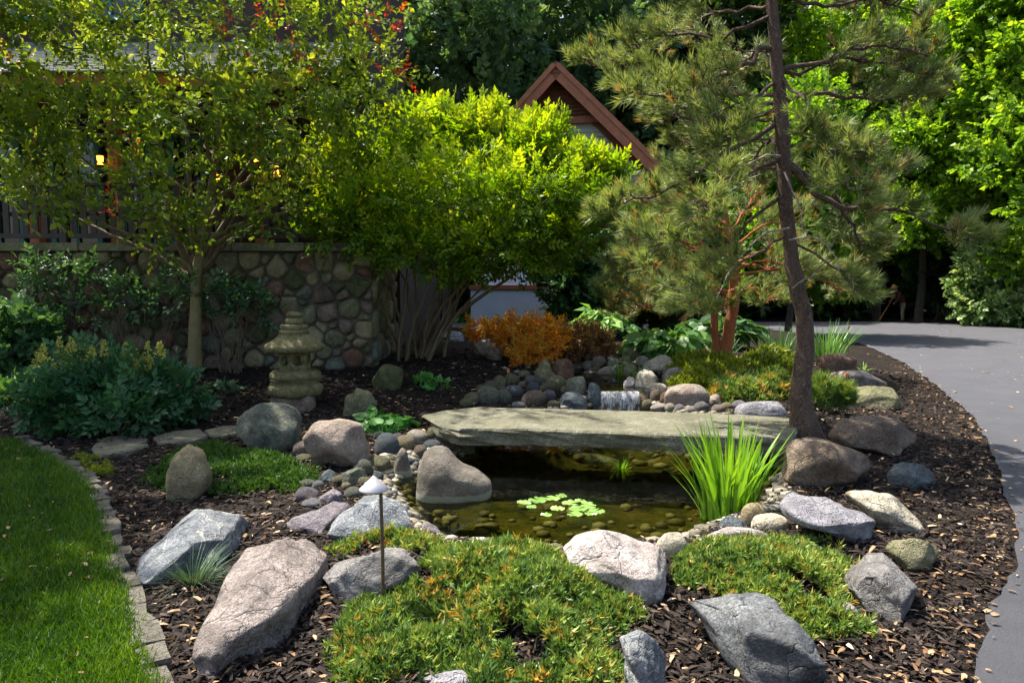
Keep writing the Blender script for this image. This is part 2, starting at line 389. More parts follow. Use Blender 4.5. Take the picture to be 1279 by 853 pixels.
def fallmat():
    m, t, b, o = mat_new('falling_water'); v = objvec(t, False)
    mp = t.nodes.new('ShaderNodeMapping'); mp.inputs['Scale'].default_value = (1, 1, .06); t.links.new(v, mp.inputs[0])
    tr = t.nodes.new('ShaderNodeBsdfTransparent'); tr.inputs[0].default_value = (.7, .65, .5, 1)
    b.inputs['Base Color'].default_value = (.75, .78, .8, 1); b.inputs['Roughness'].default_value = 0.15
    f = ramp(t, nnoise(t, mp.outputs[0], 95, 4, 0.7), [(0.40, (.08,) * 3), (0.62, (.85,) * 3)])
    mx = t.nodes.new('ShaderNodeMixShader'); t.links.new(f, mx.inputs[0]); t.links.new(tr.outputs[0], mx.inputs[1]); t.links.new(b.outputs[0], mx.inputs[2])
    t.links.new(mx.outputs[0], o.inputs[0]); return m
M['fall'] = fallmat()
# leaves
G = lambda *s: [(i / (len(s) - 1), c) for i, c in enumerate(s)]
L = {
    'left': leafmat('olive_green_leaves', G((.05, .10, .012), (.115, .20, .020), (.20, .29, .028), (.34, .39, .038)), .56),
    'red': leafmat('red_leaf_tips', G((.45, .03, .01), (.55, .12, .02), (.50, .25, .03)), .5, (1.3, .8, .5)),
    'shrub': leafmat('lime_maple_leaves', G((.045, .11, .006), (.115, .23, .010), (.21, .34, .014), (.36, .44, .018)), .58, (1.3, 1.2, .3)),
    'oak': leafmat('blue_green_leaves', G((.03, .075, .034), (.065, .145, .065), (.12, .22, .08), (.20, .30, .09)), .5),
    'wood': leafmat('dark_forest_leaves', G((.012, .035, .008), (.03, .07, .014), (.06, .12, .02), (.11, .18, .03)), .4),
    'bright': leafmat('bright_maple_leaves', G((.06, .14, .010), (.13, .28, .018), (.24, .42, .025), (.38, .52, .05)), .55, (1.25, 1.15, .35)),
    'bush': leafmat('pale_green_bush_leaves', G((.07, .15, .03), (.15, .27, .07), (.28, .40, .15), (.42, .52, .24)), .42),
    'pine': leafmat('pine_needles', G((.07, .11, .035), (.135, .195, .06), (.22, .29, .10), (.31, .37, .13), (.32, .17, .06)), .40, (1.2, 1.1, .5)),
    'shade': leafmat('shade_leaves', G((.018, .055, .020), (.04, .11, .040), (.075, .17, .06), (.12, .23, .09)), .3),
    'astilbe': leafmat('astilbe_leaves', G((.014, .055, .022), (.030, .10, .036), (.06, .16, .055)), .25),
    'plume': leafmat('yellow_green_plume', G((.30, .34, .06), (.45, .48, .10), (.55, .52, .20)), .3),
    'hosta': leafmat('hosta_leaves', G((.05, .14, .03), (.10, .24, .05), (.20, .34, .08)), .35),
    'hostal': leafmat('light_hosta_leaves', G((.10, .24, .05), (.20, .40, .09), (.34, .50, .14)), .4),
    'orange': leafmat('orange_lace_leaves', G((.38, .10, .01), (.62, .24, .02), (.68, .36, .03), (.50, .42, .05)), .5, (1.3, .9, .4)),
    'brownred': leafmat('bronze_lace_leaves', G((.14, .07, .03), (.25, .12, .05), (.30, .22, .06)), .35),
    'jun': leafmat('juniper_sprigs', G((.035, .075, .022), (.085, .17, .035), (.17, .28, .05), (.30, .36, .07), (.46, .26, .05)), .32, (1.2, 1.1, .5)),
    'gold': leafmat('golden_creeper', G((.09, .14, .012), (.20, .26, .015), (.32, .34, .03)), .35),
    'grass': leafmat('lawn_grass', G((.018, .055, .004), (.05, .13, .006), (.12, .22, .010), (.20, .28, .03)), .4),
    'iris': leafmat('iris_blades', G((.06, .17, .012), (.14, .32, .02), (.27, .45, .04)), .45, (1.2, 1.15, .35)),
    'fescue': leafmat('blue_fescue', G((.035, .075, .045), (.07, .13, .08), (.13, .20, .11)), .25),
    'moss': leafmat('low_green_mat', G((.02, .06, .008), (.05, .12, .012), (.09, .18, .02)), .3),
    'pad': leafmat('lily_pad_leaf', G((.13, .25, .05), (.20, .34, .08), (.28, .40, .12)), .15, rough=.3),
    'round': leafmat('round_green_leaves', G((.03, .13, .02), (.06, .22, .03), (.12, .32, .05)), .35),
    'chip': leafmat('bark_chips', G((.007, .0055, .005), (.020, .015, .013), (.046, .035, .029), (.10, .074, .058)), .0, spec=.12, rough=.85),
    'litter': leafmat('tan_leaf_litter', G((.12, .06, .03), (.25, .145, .07), (.38, .26, .14), (.55, .44, .31)), .1, spec=.2),
}

# ------------------------------------------------------------------ foliage templates and scatter
def tmpl(parts):      # list of (V, F, r) -> one template
    VV, FF, RR, o = [], [], [], 0
    for V, Fc, r in parts:
        VV.append(V); FF.append(np.asarray(Fc) + o); RR.append(np.full(len(Fc), r)); o += len(V)
    return np.concatenate(VV), np.concatenate(FF), np.concatenate(RR)
def leaf4(wd=0.3, fold=0.08, droop=0.06):
    return np.array([(0, 0, 0), (-wd, .45, fold), (0, 1, -droop), (wd, .45, fold)]), [(0, 3, 2), (0, 2, 1)]
def leaf6(wd=0.32, fold=0.08, droop=0.12):
    return (np.array([(0, 0, 0), (-wd * .7, .22, fold), (-wd, .5, fold), (0, 1, -droop), (wd, .5, fold), (wd * .7, .22, fold), (0, .5, 0)]),
            [(0, 6, 1), (1, 6, 2), (2, 6, 3), (3, 6, 4), (4, 6, 5), (5, 6, 0)])
def heart(wd=0.42, fold=0.10, droop=0.18):
    return (np.array([(0, .08, 0), (-wd * .55, -.08, fold), (-wd, .2, fold * 1.3), (-wd * .8, .55, fold), (0, 1, -droop), (wd * .8, .55, fold), (wd, .2, fold * 1.3), (wd * .55, -.08, fold), (0, .5, .0)]),
            [(0, 8, 1), (1, 8, 2), (2, 8, 3), (3, 8, 4), (4, 8, 5), (5, 8, 6), (6, 8, 7), (7, 8, 0)])
def frame(d, n):
    d = d / (np.linalg.norm(d, axis=-1, keepdims=True) + 1e-9)
    z = n - (n * d).sum(-1, keepdims=True) * d
    z = z / (np.linalg.norm(z, axis=-1, keepdims=True) + 1e-9)
    return np.cross(d, z), d, z
def put(V, Fc, pos, d, n, s):      # one small piece inside a template
    X, Y, Z = frame(np.array(d, float), np.array(n, float))
    return np.array(pos) + s * (V[:, :1] * X + V[:, 1:2] * Y + V[:, 2:3] * Z), Fc
def spray(pairs=4, leaf=None, step=0.18, ls=0.3, ang=55, opposite=True, seed=0, up=0.25, wob=.25, stem=True):
    r = np.random.RandomState(seed); leaf = leaf or leaf4(); P = []
    a = math.radians(ang)
    for i in range(pairs):
        for sgn in ((-1, 1) if opposite else ((-1) ** i,)):
            d = (sgn * math.sin(a) + r.randn() * wob * .5, math.cos(a) + r.randn() * wob * .5, up + r.randn() * wob)
            P.append((*put(*leaf, (0, step * (i + .5) + r.rand() * .04, r.randn() * .03), d, (r.randn() * wob, r.randn() * wob, 1), ls * (1 - .06 * i) * (0.8 + .4 * r.rand())), r.rand() * .5 - .25))
    P.append((*put(*leaf, (0, step * pairs, 0), (0, 1, up), (0, 0, 1), ls), .15))
    if stem: P.append((np.array([(-.008, 0, 0), (.008, 0, 0), (0, step * pairs, .02)]), [(0, 1, 2)], -.3))
    return tmpl(P)
def tuft(n=34, spread=70, wd=0.035, seed=0, along=0.5, lift=0.0):
    r = np.random.RandomState(seed); P = []
    for i in range(n):
        t = r.rand(); a = math.radians(spread) * (1 - .55 * t) * (0.5 + .5 * r.rand()); ph = r.rand() * 6.283
        d = np.array([math.sin(a) * math.cos(ph), math.cos(a), math.sin(a) * math.sin(ph) + lift])
        s = np.cross(d, r.randn(3)); s = s / np.linalg.norm(s) * wd
        b = np.array([0, t * along, 0]); l = 0.55 * (0.75 + .4 * r.rand())
        P.append((np.array([b - s, b + s, b + d * l]), [(0, 1, 2)], r.rand() * .3 - .15))
    return tmpl(P)
def blade(seg=3, wd=0.02, curve=0.5, taper=0.9):
    V, Fc = [], []
    for i in range(seg):
        t = i / seg; q = wd * (1 - taper * t ** 2); V += [(-q, t, curve * t * t), (q, t, curve * t * t)]
    V.append((0, 1, curve))
    for i in range(seg - 1): Fc += [(2 * i, 2 * i + 1, 2 * i + 3), (2 * i, 2 * i + 3, 2 * i + 2)]
    k = 2 * (seg - 1); Fc.append((k, k + 1, k + 2))
    return np.array(V, float), Fc
def scatter(tp, pos, d, n, s, r):
    V, Fc, tr = tp; N = len(pos)
    X, Y, Z = frame(np.asarray(d, float), np.asarray(n, float))
    s = np.broadcast_to(np.asarray(s, float), (N,))
    W = pos[:, None, :] + s[:, None, None] * (V[None, :, :1] * X[:, None, :] + V[None, :, 1:2] * Y[:, None, :] + V[None, :, 2:3] * Z[:, None, :])
    FF = np.asarray(Fc)[None] + (np.arange(N) * len(V))[:, None, None]
    R = np.clip(np.asarray(r)[:, None] + tr[None, :], 0, 1)
    return W.reshape(-1, 3), FF.reshape(-1, 3), R.ravel()
def multi(tps, pos, d, n, s, r):
    """scatter with several templates mixed"""
    N = len(pos); s = np.broadcast_to(np.asarray(s, float), (N,)); pick = rs.randint(0, len(tps), N); out = []
    for k, tp in enumerate(tps):
        q = pick == k
        if q.any(): out.append(scatter(tp, pos[q], d[q], n[q], s[q], np.asarray(r)[q]))
    return join(out)
def join(parts):
    VV, FF, RR, o = [], [], [], 0
    for V, Fc, R in parts: VV.append(V); FF.append(Fc + o); RR.append(R); o += len(V)
    return np.concatenate(VV), np.concatenate(FF), np.concatenate(RR)
def sph(N):
    v = rs.randn(N, 3); return v / np.linalg.norm(v, axis=1)[:, None]
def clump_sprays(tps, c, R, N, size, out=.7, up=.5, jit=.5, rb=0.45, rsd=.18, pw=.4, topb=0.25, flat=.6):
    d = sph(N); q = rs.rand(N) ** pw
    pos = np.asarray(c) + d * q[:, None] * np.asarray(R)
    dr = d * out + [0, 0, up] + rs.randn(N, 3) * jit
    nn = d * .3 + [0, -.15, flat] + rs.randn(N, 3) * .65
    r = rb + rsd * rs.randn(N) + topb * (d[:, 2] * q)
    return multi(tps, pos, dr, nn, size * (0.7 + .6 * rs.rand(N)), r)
def bez(a, b, sag=0.0, k=7, jit=0.02):
    a = np.asarray(a, float); b = np.asarray(b, float); t = np.linspace(0, 1, k)[:, None]
    p = a + (b - a) * t; p[:, 2] += (sag * 4 * t * (1 - t))[:, 0]
    p[1:-1] += rs.randn(k - 2, 3) * jit * np.linalg.norm(b - a)
    return p
def tree(name, label, cat, group, base, trunk, clumps, tps, nper, size, leaf, bark, sides=9, limb=0.32, subs=5, extra=None, red=None, **kw):
    """clumps: (centre xyz, radii xyz[, share])"""
    base = np.asarray(base, float); t = thing(name, label, cat, base, 0, group)
    tr = np.asarray(trunk, float); P = rough_path(tr[:, :3], 14, 0.012); R = np.interp(np.linspace(0, len(tr) - 1, 14), np.arange(len(tr)), tr[:, 3])
    V, Fq = tubes([(P, R)], sides); link('trunk', np_mesh('trunk', V, Fq, bark, smooth=True, origin=base), t)
    br, leaves = [], []
    for cl in clumps:
        c, Rr = np.asarray(cl[0], float), np.asarray(cl[1], float); share = cl[2] if len(cl) > 2 else 1.0
        hd = np.linalg.norm((c - P.mean(0))[:2]); za = c[2] - 0.45 * hd - 0.2 * Rr[2]
        i = int(np.argmin(np.abs(P[:, 2] - max(za, P[4, 2]))))
        i = max(4, min(i, 12)); r0 = R[i] * limb
        br.append((bez(P[i], c, 0.10 * hd, 8, .03), np.linspace(r0, max(r0 * .3, .008), 8)))
        for _ in range(subs):
            e = c + sph(1)[0] * Rr * .85; br.append((bez(c + (P[i] - c) * rs.rand() * .3, e, .05, 5, .05), np.linspace(max(r0 * .35, .007), .003, 5)))
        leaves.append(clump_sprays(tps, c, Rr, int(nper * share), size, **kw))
    V, Fq = tubes(br, 5); link('branches', np_mesh('branches', V, Fq, bark, smooth=True, origin=base), t)
    V, Fq, R_ = join(leaves); link('crown', np_mesh('crown', V, Fq, leaf, R_, origin=base), t)
    return t

# ================================================================== the setting
def axis(lo, a, b, hi, fine, grow=1.25):
    v = list(np.arange(a, b + 1e-6, fine)); s = fine
    x = a
    while x > lo: s *= grow; x -= s; v.insert(0, x)
    s = fine; x = b
    while x < hi: s *= grow; x += s; v.append(x)
    return np.array(v)
gx = axis(-160, -6.0, 5.5, 160, 0.07); gy = axis(-60, 2.0, 13.5, 260, 0.07)
X, Y = np.meshgrid(gx, gy); Z = T(X, Y)
nx, ny = len(gx), len(gy)
i, j = np.meshgrid(np.arange(nx - 1), np.arange(ny - 1)); i = i.ravel(); j = j.ravel()
Fg = np.stack([j * nx + i, j * nx + i + 1, (j + 1) * nx + i + 1, (j + 1) * nx + i], 1)
tag(link('ground', np_mesh('ground', np.stack([X, Y, Z], -1).reshape(-1, 3), Fg, M['mulch'], smooth=True)), 'dark bark mulch ground of the planting beds and wood', None, kind='structure')

from mathutils.geometry import tessellate_polygon
def sheet(name, pts, z, mat):
    pts = [Vector((p[0], p[1], z)) for p in pts]
    tri = tessellate_polygon([pts])
    me = np_mesh(name, np.array(pts), np.array([tuple(q) for q in tri]), mat)
    bm = bmesh.new(); bm.from_mesh(me); bmesh.ops.recalc_face_normals(bm, faces=bm.faces[:])
    if bm.faces[0].normal.z < 0: bmesh.ops.reverse_faces(bm, faces=bm.faces[:])
    bm.to_mesh(me); bm.free()
    return link(name, me)
edge = []
for k in range(260):                                      # ragged bed edge
    y = 1.0 + (DE[-1, 1] - 1.0) * k / 259
    edge.append((float(xe(y)) + 0.06 * NZ(y * 3.1, 3.3) + 0.045 * NZ(y * 11, 9.1), y))
inner = [(9.2, 23.6), (8.0, 25.0), (5.5, 26.0), (-4, 26.6)]
far = [(-4, 29.4), (7, 29.8), (10.5, 30.2)] + [tuple(at_z(x, y, 0)[:2]) for x, y in [(1040, 402.5), (1120, 402.5), (1180, 404.5), (1240, 408.5), (1300, 413.0), (1400, 419)]]
right = [(21, 16), (16, 9), (11, 4), (9, -4), (0.8, -4)]
dr = tag(sheet('driveway', edge + inner + far + right, 0.02, M['asphalt']), 'curving grey asphalt driveway past the planting bed', None, kind='structure')

ly = np.linspace(1.0, LAWN_TOP, 60)
lawn_pts = [(float(xl(y)), y) for y in ly] + [(-14, LAWN_TOP + .1), (-14, 1.0)]
tag(sheet('lawn', lawn_pts, 0.030, M['lawn']), 'mown green lawn beside the stone edging', None, kind='structure')
# lawn blades
N = 165000
yy = 2.4 + (LAWN_TOP - 2.45) * rs.rand(N) ** 1.35; xx = xl(yy) - rs.rand(N) ** 1.15 * (0.5 + 0.62 * yy) + 0.035 * rs.randn(N)
q = (xx > -0.74 * yy - .3) & (xx < xl(yy) + .05); xx, yy = xx[q], yy[q]; N = len(xx)
pos = np.stack([xx, yy, np.full(N, .028)], 1)
d = rs.randn(N, 3) * [.45, .45, .1] + [0, 0, 1]
patch = .40 + .10 * vnoise(xx, yy, 1.7, 3.0) + .08 * vnoise(xx, yy, 5.3, 1.0) + .17 * rs.randn(N)
V, Fc, R = scatter((*blade(2, .055, .35), np.zeros(3)), pos, d, rs.randn(N, 3), .03 + .045 * rs.rand(N) ** 1.5, patch)
tag(link('grass', np_mesh('grass', V, Fc, L['grass'], R)), 'short green lawn grass blades', 'grass', kind='stuff')

# water
wp = np.array(POND); cen = wp.mean(0)
big = [tuple(p + (p - cen) / np.linalg.norm(p - cen) * .12) for p in wp]
tag(sheet('water', big, WATER, M['water']), 'still dark olive pond water under the stone slab', None, kind='structure')
tag(sheet('stream_water', [(p[0], p[1]) for p in POOL], 0.20, M['water']), 'shallow amber stream above the little waterfall', None, kind='structure')
# waterfall sheet
fw = []
for k in range(9):
    t = k / 8; zz = .202 - (.34 * t ** 1.5); yv = 9.37 - .10 * min(1, t * 2.2) ** .7
    for h in range(13): fw.append((1.16 + .50 * h / 12, yv + .012 * math.sin(h * 1.9 + k), zz + .004 * math.sin(h * 3.1)))
Ff = [(k * 13 + h, k * 13 + h + 1, (k + 1) * 13 + h + 1, (k + 1) * 13 + h) for k in range(8) for h in range(12)]
tag(link('waterfall', np_mesh('waterfall', np.array(fw), np.array(Ff), M['fall'], smooth=True)), 'little white waterfall spilling into the pond behind the slab', 'waterfall')

# ================================================================== rocks
ICO = {}
def ico(s):
    if s not in ICO:
        bm = bmesh.new(); bmesh.ops.create_icosphere(bm, subdivisions=s, radius=1.0)
        ICO[s] = (np.array([v.co[:] for v in bm.verts]), np.array([[v.index for v in f.verts] for f in bm.faces])); bm.free()
    return ICO[s]
def rock_verts(W, Ld, H, seed, sub=4, e=2.5, rough=.07, nfac=7, fd=.8, poly=None):
    v0, f0 = ico(sub); r = np.random.RandomState(seed)
    p = v0 / ((np.abs(v0) ** e).sum(1) ** (1 / e))[:, None]
    if nfac > 3: nfac = int(nfac * 2.2); fd -= .10
    for _ in range(nfac):
        n = r.randn(3); n /= np.linalg.norm(n); dd = fd + .28 * r.rand()
        k = np.maximum(0, p @ n - dd); p = p - (k * .97)[:, None] * n
    off = Vector(tuple(r.rand(3) * 50))
    nv = np.array([noise.fractal(Vector(tuple(x * 1.2)) + off, 1.0, 2.1, 2) for x in v0])
    nh = np.array([noise.turbulence(Vector(tuple(x * 3.0)) + off, 4, True) for x in v0]) - .5 if nfac > 3 else 0
    nf = np.array([noise.ridged_multi_fractal(Vector(tuple(x * 2.6)) + off, 1.0, 2.2, 3, 1.0, 2.0) for x in v0]) - 1.0
    p = p * (1 + rough * 1.2 * nv + rough * .15 * nf + rough * .55 * nh)[:, None]
    if poly is not None:
        P = np.asarray(poly, float); an = np.linspace(-math.pi, math.pi, 181); rad = np.zeros(181)
        for k, a in enumerate(an):
            dx, dz = math.cos(a), math.sin(a); best = .3
            for (x1, z1), (x2, z2) in zip(P, np.roll(P, -1, 0)):
                den = dx * (z2 - z1) - dz * (x2 - x1)
                if abs(den) < 1e-9: continue
                t = (x1 * (z2 - z1) - z1 * (x2 - x1)) / den; u = (x1 * dz - z1 * dx) / den
                if t > 0 and 0 <= u <= 1: best = max(best, t)
            rad[k] = best
        rad = (np.roll(rad, 1) + 2 * rad + np.roll(rad, -1)) / 4
        th = np.arctan2(p[:, 2], p[:, 0]); rp = np.interp(th, an, rad)
        s2 = 1 / ((np.abs(np.cos(th)) ** e + np.abs(np.sin(th)) ** e) ** (1 / e))
        g = rp / s2; p = p * np.stack([g, np.ones_like(g), g], 1)
    return p * [W / 2, Ld / 2, H / 2], f0
def rock(label, bb, style, poly=None, dep=.85, e=2.5, rough=.07, nfac=7, fd=.8, sub=4, seed=None, name='boulder', group=None, sink=.12, z=None, fy=None, cat='rock', yaw=0.0, up=0.0):
    x0, y0, x1, y1 = bb; cx = (x0 + x1) / 2
    g = on_ground(cx, y1) if z is None else at_z(cx, y1, z)
    if fy is not None: g = at_y(cx, y1, fy)
    Yf = g[1]; W = (x1 - x0) * Yf / F
    for _ in range(2):
        Ld = dep * W; Yc = Yf + Ld * .42; W = (x1 - x0) * Yc / F
    top = at_y(cx, y0, Yc + Ld * .1)[2]; bot = g[2] - sink
    H = max(top - bot, .08)
    pl = None
    if poly is not None:                      # photo outline -> bbox units; the buried foot widens below
        pl = []
        hv = (y1 - y0); frac = (top - g[2]) / H
        for (a, b) in poly:
            u = (a - x0) / (x1 - x0) * 2 - 1; vz = (y1 - b) / hv
            pl.append((u, -1 + 2 * ((1 - frac) * min(1, max(0, vz * 3)) + frac * vz)))
    seed = seed if seed is not None else int(x0 * 7 + y0 * 13)
    V, Fc = rock_verts(W, Ld, H, seed, sub, e, rough, nfac, fd, pl)
    ctr = at_y(cx, y1, Yc)
    o = link(name, np_mesh(name, V, Fc, ROCK[style], smooth=True), None, (ctr[0], Yc, bot + H / 2 + up), (0, 0, yaw))
    return tag(o, label, cat, group)

def rock_plan(label, a, b, wid, hgt, style, seed, nfac=9, fd=.78, e=2.7, rough=.08, sink=.10, tilt=0.0, roll=0.0, name='boulder', taper=0.0):
    """an elongated boulder lying between two photo points on the ground"""
    A, B_ = on_ground(*a), on_ground(*b); c = (A + B_) / 2; d = B_ - A; ln = float(np.hypot(d[0], d[1])); yaw = math.atan2(d[1], d[0])
    V, Fc = rock_verts(ln, wid, hgt + sink, seed, 5, e, rough, nfac, fd)
    if taper: V[:, 1:] *= (1 + taper * V[:, :1] / (ln / 2)); 
    return tag(link(name, np_mesh(name, V, Fc, ROCK[style], smooth=True), None, (c[0], c[1], gz(c[0], c[1]) - sink + (hgt + sink) / 2), (roll, tilt, yaw)), label, 'rock')

rock('rounded grey-green mottled boulder below the stone lantern', (297, 502, 379, 566), 'green', nfac=5)
rock('pinkish beige rounded boulder beside the heap of pond cobbles', (380, 522, 469, 587), 'pink', [(380, 545), (392, 526), (425, 522), (452, 530), (468, 558), (464, 576), (440, 587), (405, 578), (385, 565)], nfac=4)
rock('upright tan pointed stone standing on the green mat', (210, 554, 266, 626), 'tan', [(211, 625), (211, 590), (222, 566), (236, 554), (252, 562), (265, 592), (262, 612), (250, 626)], dep=.8, nfac=5, fd=.85)
rock_plan('long low blue-grey boulder with the grass tuft against it', (172, 742), (300, 655), .50, .20, 'blue', 41, tilt=-.03, taper=.15)
rock_plan('big pinkish grey boulder sloping down towards the lawn edging', (268, 848), (378, 702), .42, .25, 'pinkgrey', 55, nfac=5, fd=.88, rough=.11, tilt=-.06, taper=.1)
rock('craggy grey boulder right behind the path light stake', (394, 680, 536, 756), 'grey', [(394, 745), (400, 715), (425, 695), (470, 682), (515, 680), (534, 705), (532, 725), (500, 735), (470, 752), (420, 756)], dep=.7, sub=5, nfac=10)
rock('white-veined blue-grey boulder at the pond edge beyond the path light', (398, 612, 531, 676), 'blue', [(398, 672), (425, 645), (450, 622), (480, 612), (510, 618), (529, 645), (528, 664), (505, 672), (450, 676)], dep=.8, sub=5, nfac=9)
rock('flat purple-grey slab rock beside the white-veined boulder', (357, 625, 446, 668), 'purple', [(357, 645), (385, 632), (446, 626), (440, 645), (405, 664), (365, 662)], dep=.9, nfac=8, fd=.7)
rock('peaked granite rock with a pale waterline standing in the pond', (518, 558, 614, 628), 'pond', [(519, 620), (522, 590), (531, 566), (543, 558), (557, 559), (567, 573), (580, 586), (598, 594), (614, 607), (612, 620), (570, 628), (528, 627)], dep=.8, z=WATER, sink=.10, nfac=0, e=2.6, rough=.06)
rock('small pointed cone rock at the pond edge among cobbles', (485, 558, 517, 596), 'pond', [(485, 594), (495, 570), (502, 558), (508, 562), (517, 590), (512, 596)], dep=.8, z=WATER, sink=.2, nfac=3, rough=.04)
rock('big pale pinkish white boulder between the two juniper mats', (701, 664, 844, 753), 'white', [(701, 695), (720, 674), (752, 664), (790, 668), (825, 684), (844, 712), (838, 738), (815, 753), (780, 742), (735, 728), (705, 708)], dep=.85, sub=5, nfac=7, rough=.06)
rock_plan('long angular charcoal boulder along the edge of the juniper mat', (1062, 908), (866, 768), .46, .36, 'charcoal', 78, nfac=13, fd=.66, rough=.13, e=3.0, tilt=.05, taper=.2, roll=-.15)
rock('craggy blue-grey rock at the corner of the larger juniper mat', (757, 770, 847, 885), 'blue', [(760, 790), (780, 772), (800, 770), (822, 790), (838, 825), (847, 885), (765, 885), (775, 840)], dep=.8, sub=5, nfac=12, rough=.09, fd=.7)
rock_plan('flat tilted grey slab boulder at the end of the juniper mat', (1130, 792), (1070, 712), .40, .24, 'grey', 81, nfac=10, fd=.7, tilt=-.05, roll=.12)
rock('faceted lavender-grey boulder beside the clump of blades', (969, 609, 1100, 686), 'lav', [(969, 632), (990, 618), (1030, 610), (1058, 620), (1082, 645), (1100, 672), (1090, 686), (1060, 680), (1010, 662), (975, 652)], dep=.8, sub=5, nfac=10, fd=.72)
rock('smooth cream-white boulder behind the faceted lavender one', (1057, 611, 1152, 668), 'cream', [(1057, 618), (1085, 611), (1115, 618), (1138, 636), (1152, 655), (1146, 666), (1110, 668), (1080, 650)], dep=.8, sub=5, nfac=6)
rock('angular olive-brown boulder wedged below the cream one', (1098, 661, 1188, 719), 'olive', [(1098, 690), (1112, 672), (1130, 662), (1165, 672), (1188, 688), (1172, 705), (1140, 719), (1108, 708)], dep=.7, nfac=11, fd=.68)
rock('big dark brown boulder at the foot of the pine', (966, 543, 1099, 611), 'brown', [(966, 600), (972, 570), (990, 548), (1015, 543), (1045, 555), (1080, 572), (1099, 588), (1075, 600), (1020, 606), (985, 611)], dep=.7, nfac=7)
rock('long reddish brown boulder between the pine and the driveway', (1034, 518, 1152, 570), 'brown', [(1034, 545), (1045, 524), (1080, 518), (1120, 522), (1146, 538), (1152, 555), (1130, 568), (1080, 566), (1045, 560)], dep=.6, nfac=7)
rock('small dark grey rounded rock alone in the mulch strip', (1110, 577, 1166, 610), 'slate', dep=.7, nfac=4)
rock('rusty red-brown boulder by the dark green blades', (1017, 437, 1069, 470), 'rust', dep=.7, nfac=7)
rock('grey beige boulder with a flat top by the driveway edge', (1034, 461, 1104, 490), 'pinkgrey', dep=.7, nfac=7)
rock('tan moss-streaked low boulder by the driveway edge', (1053, 481, 1129, 512), 'olive', dep=.7, nfac=6)
rock('flat elongated white rock along the pond shore', (860, 657, 962, 684), 'white', dep=.35, nfac=5, e=3)
rock('pale tan small boulder beside the big pinkish white one', (816, 664, 863, 697), 'cream', dep=.8, nfac=6)
rock('cream rounded stone at the root of the blade clump', (939, 640, 986, 663), 'cream', dep=.75, nfac=2, rough=.04)
rock('brown-striped round stone at the root of the blade clump', (925, 627, 958, 656), 'tan', dep=.8, nfac=2, rough=.04)
rock('small dark grey stone lying on the white shore rock', (897, 644, 940, 664), 'slate', dep=.7, nfac=6)
rock('small moss-covered rounded stone alone on the shaded mulch', (465, 453, 506, 488), 'moss', dep=.8, nfac=4)
rock('flat-faced brown stone with a pointed top on shaded mulch', (425, 480, 472, 520), 'olive', [(427, 515), (430, 498), (446, 480), (462, 488), (472, 505), (468, 520)], dep=.6, nfac=6)
lant_rock = rock('dark brown rounded rock directly under the stone lantern', (339, 485, 394, 516), 'brown', dep=.9, nfac=4)
rock('pale flat boulder behind the stems of the lime shrub', (538, 412, 580, 428), 'blue', dep=.8, nfac=5)
rock('brown rounded boulder beside the orange lace-leaf maple', (592, 422, 634, 450), 'brown', [(592, 430), (604, 422), (618, 424), (632, 440), (630, 449), (612, 450), (598, 440)], dep=.7, nfac=5)
rock('pointed olive cone-shaped rock below the orange maple', (663, 447, 700, 478), 'olive', [(663, 478), (668, 462), (680, 447), (688, 454), (700, 472), (696, 478)], dep=.8, nfac=5)
rock('reddish brown rock leaning on the pointed olive one', (688, 447, 717, 476), 'rust', dep=.7, nfac=6)
rock('dark blue slate boulder next to the waterfall', (694, 489, 734, 515), 'slate', dep=.8, nfac=4)
rock('mottled grey rock above the dark slate boulder', (706, 467, 733, 494), 'green', dep=.8, nfac=5)
rock('dark upright rock touching the waterfall', (731, 478, 751, 511), 'slate', dep=.9, nfac=6)
rock('big flat cream rock above the waterfall reeds', (802, 443, 852, 466), 'cream', dep=.7, nfac=7, e=3)
rock('cream rounded boulder beside the falling water', (792, 461, 824, 489), 'cream', dep=.8, nfac=5)
rock('big pinkish boulder on the bank between waterfall and pine', (830, 479, 884, 509), 'pink', dep=.7, nfac=6)
rock('grey round boulder under the golden creeper', (827, 459, 859, 484), 'grey', dep=.8, nfac=3)
rock('black and white speckled rock at the waterfall lip', (791, 485, 815, 505), 'grey', dep=.8, nfac=5)
rock('long pale blotched rock touching the pine trunk behind the slab', (918, 501, 990, 523), 'lav', dep=.5, nfac=8, e=2.8)
for bb, st, lb in [((815, 446, 838, 463), 'white', 'white angular block above the rounded cream boulder'), ((846, 456, 868, 472), 'cream', 'pale angular block under the heart-leaved hosta'), ((776, 470, 796, 486), 'white', 'white angular chunk at the lip of the waterfall'),
                   ((812, 478, 834, 494), 'cream', 'cream angular chunk between waterfall and pinkish boulder'), ((756, 455, 780, 470), 'white', 'flat white angular rock at the foot of the thin reeds'), ((880, 492, 906, 508), 'pink', 'pinkish angular block under the creeping conifer edge')]:
    rock(lb, bb, st, nfac=9, fd=.72, dep=.8)
rock('pale ochre rock under the small pointed hosta', (860, 428, 892, 442), 'tan', dep=.8, nfac=5)
for bb, st, lb in [((618, 562, 700, 588), 'lav', 'pale layered ledge rock at the back of the pond below the slab'), ((700, 564, 790, 590), 'blue', 'blue-grey layered ledge rock at the back of the pond below the slab'),
                   ((790, 563, 870, 588), 'pink', 'pinkish layered ledge rock at the back of the pond below the slab'), ((868, 562, 960, 586), 'lav', 'wide lavender ledge rock under the pine end of the slab')]:
    rock(lb, bb, st, fy=8.15, dep=.4, nfac=9, e=3, sink=.3, name='ledge_rock')
rock('dark olive bank rock hidden below the broad end of the slab', (548, 556, 606, 590), 'olive', fy=7.55, dep=.8, nfac=5, sink=.3, name='ledge_rock')
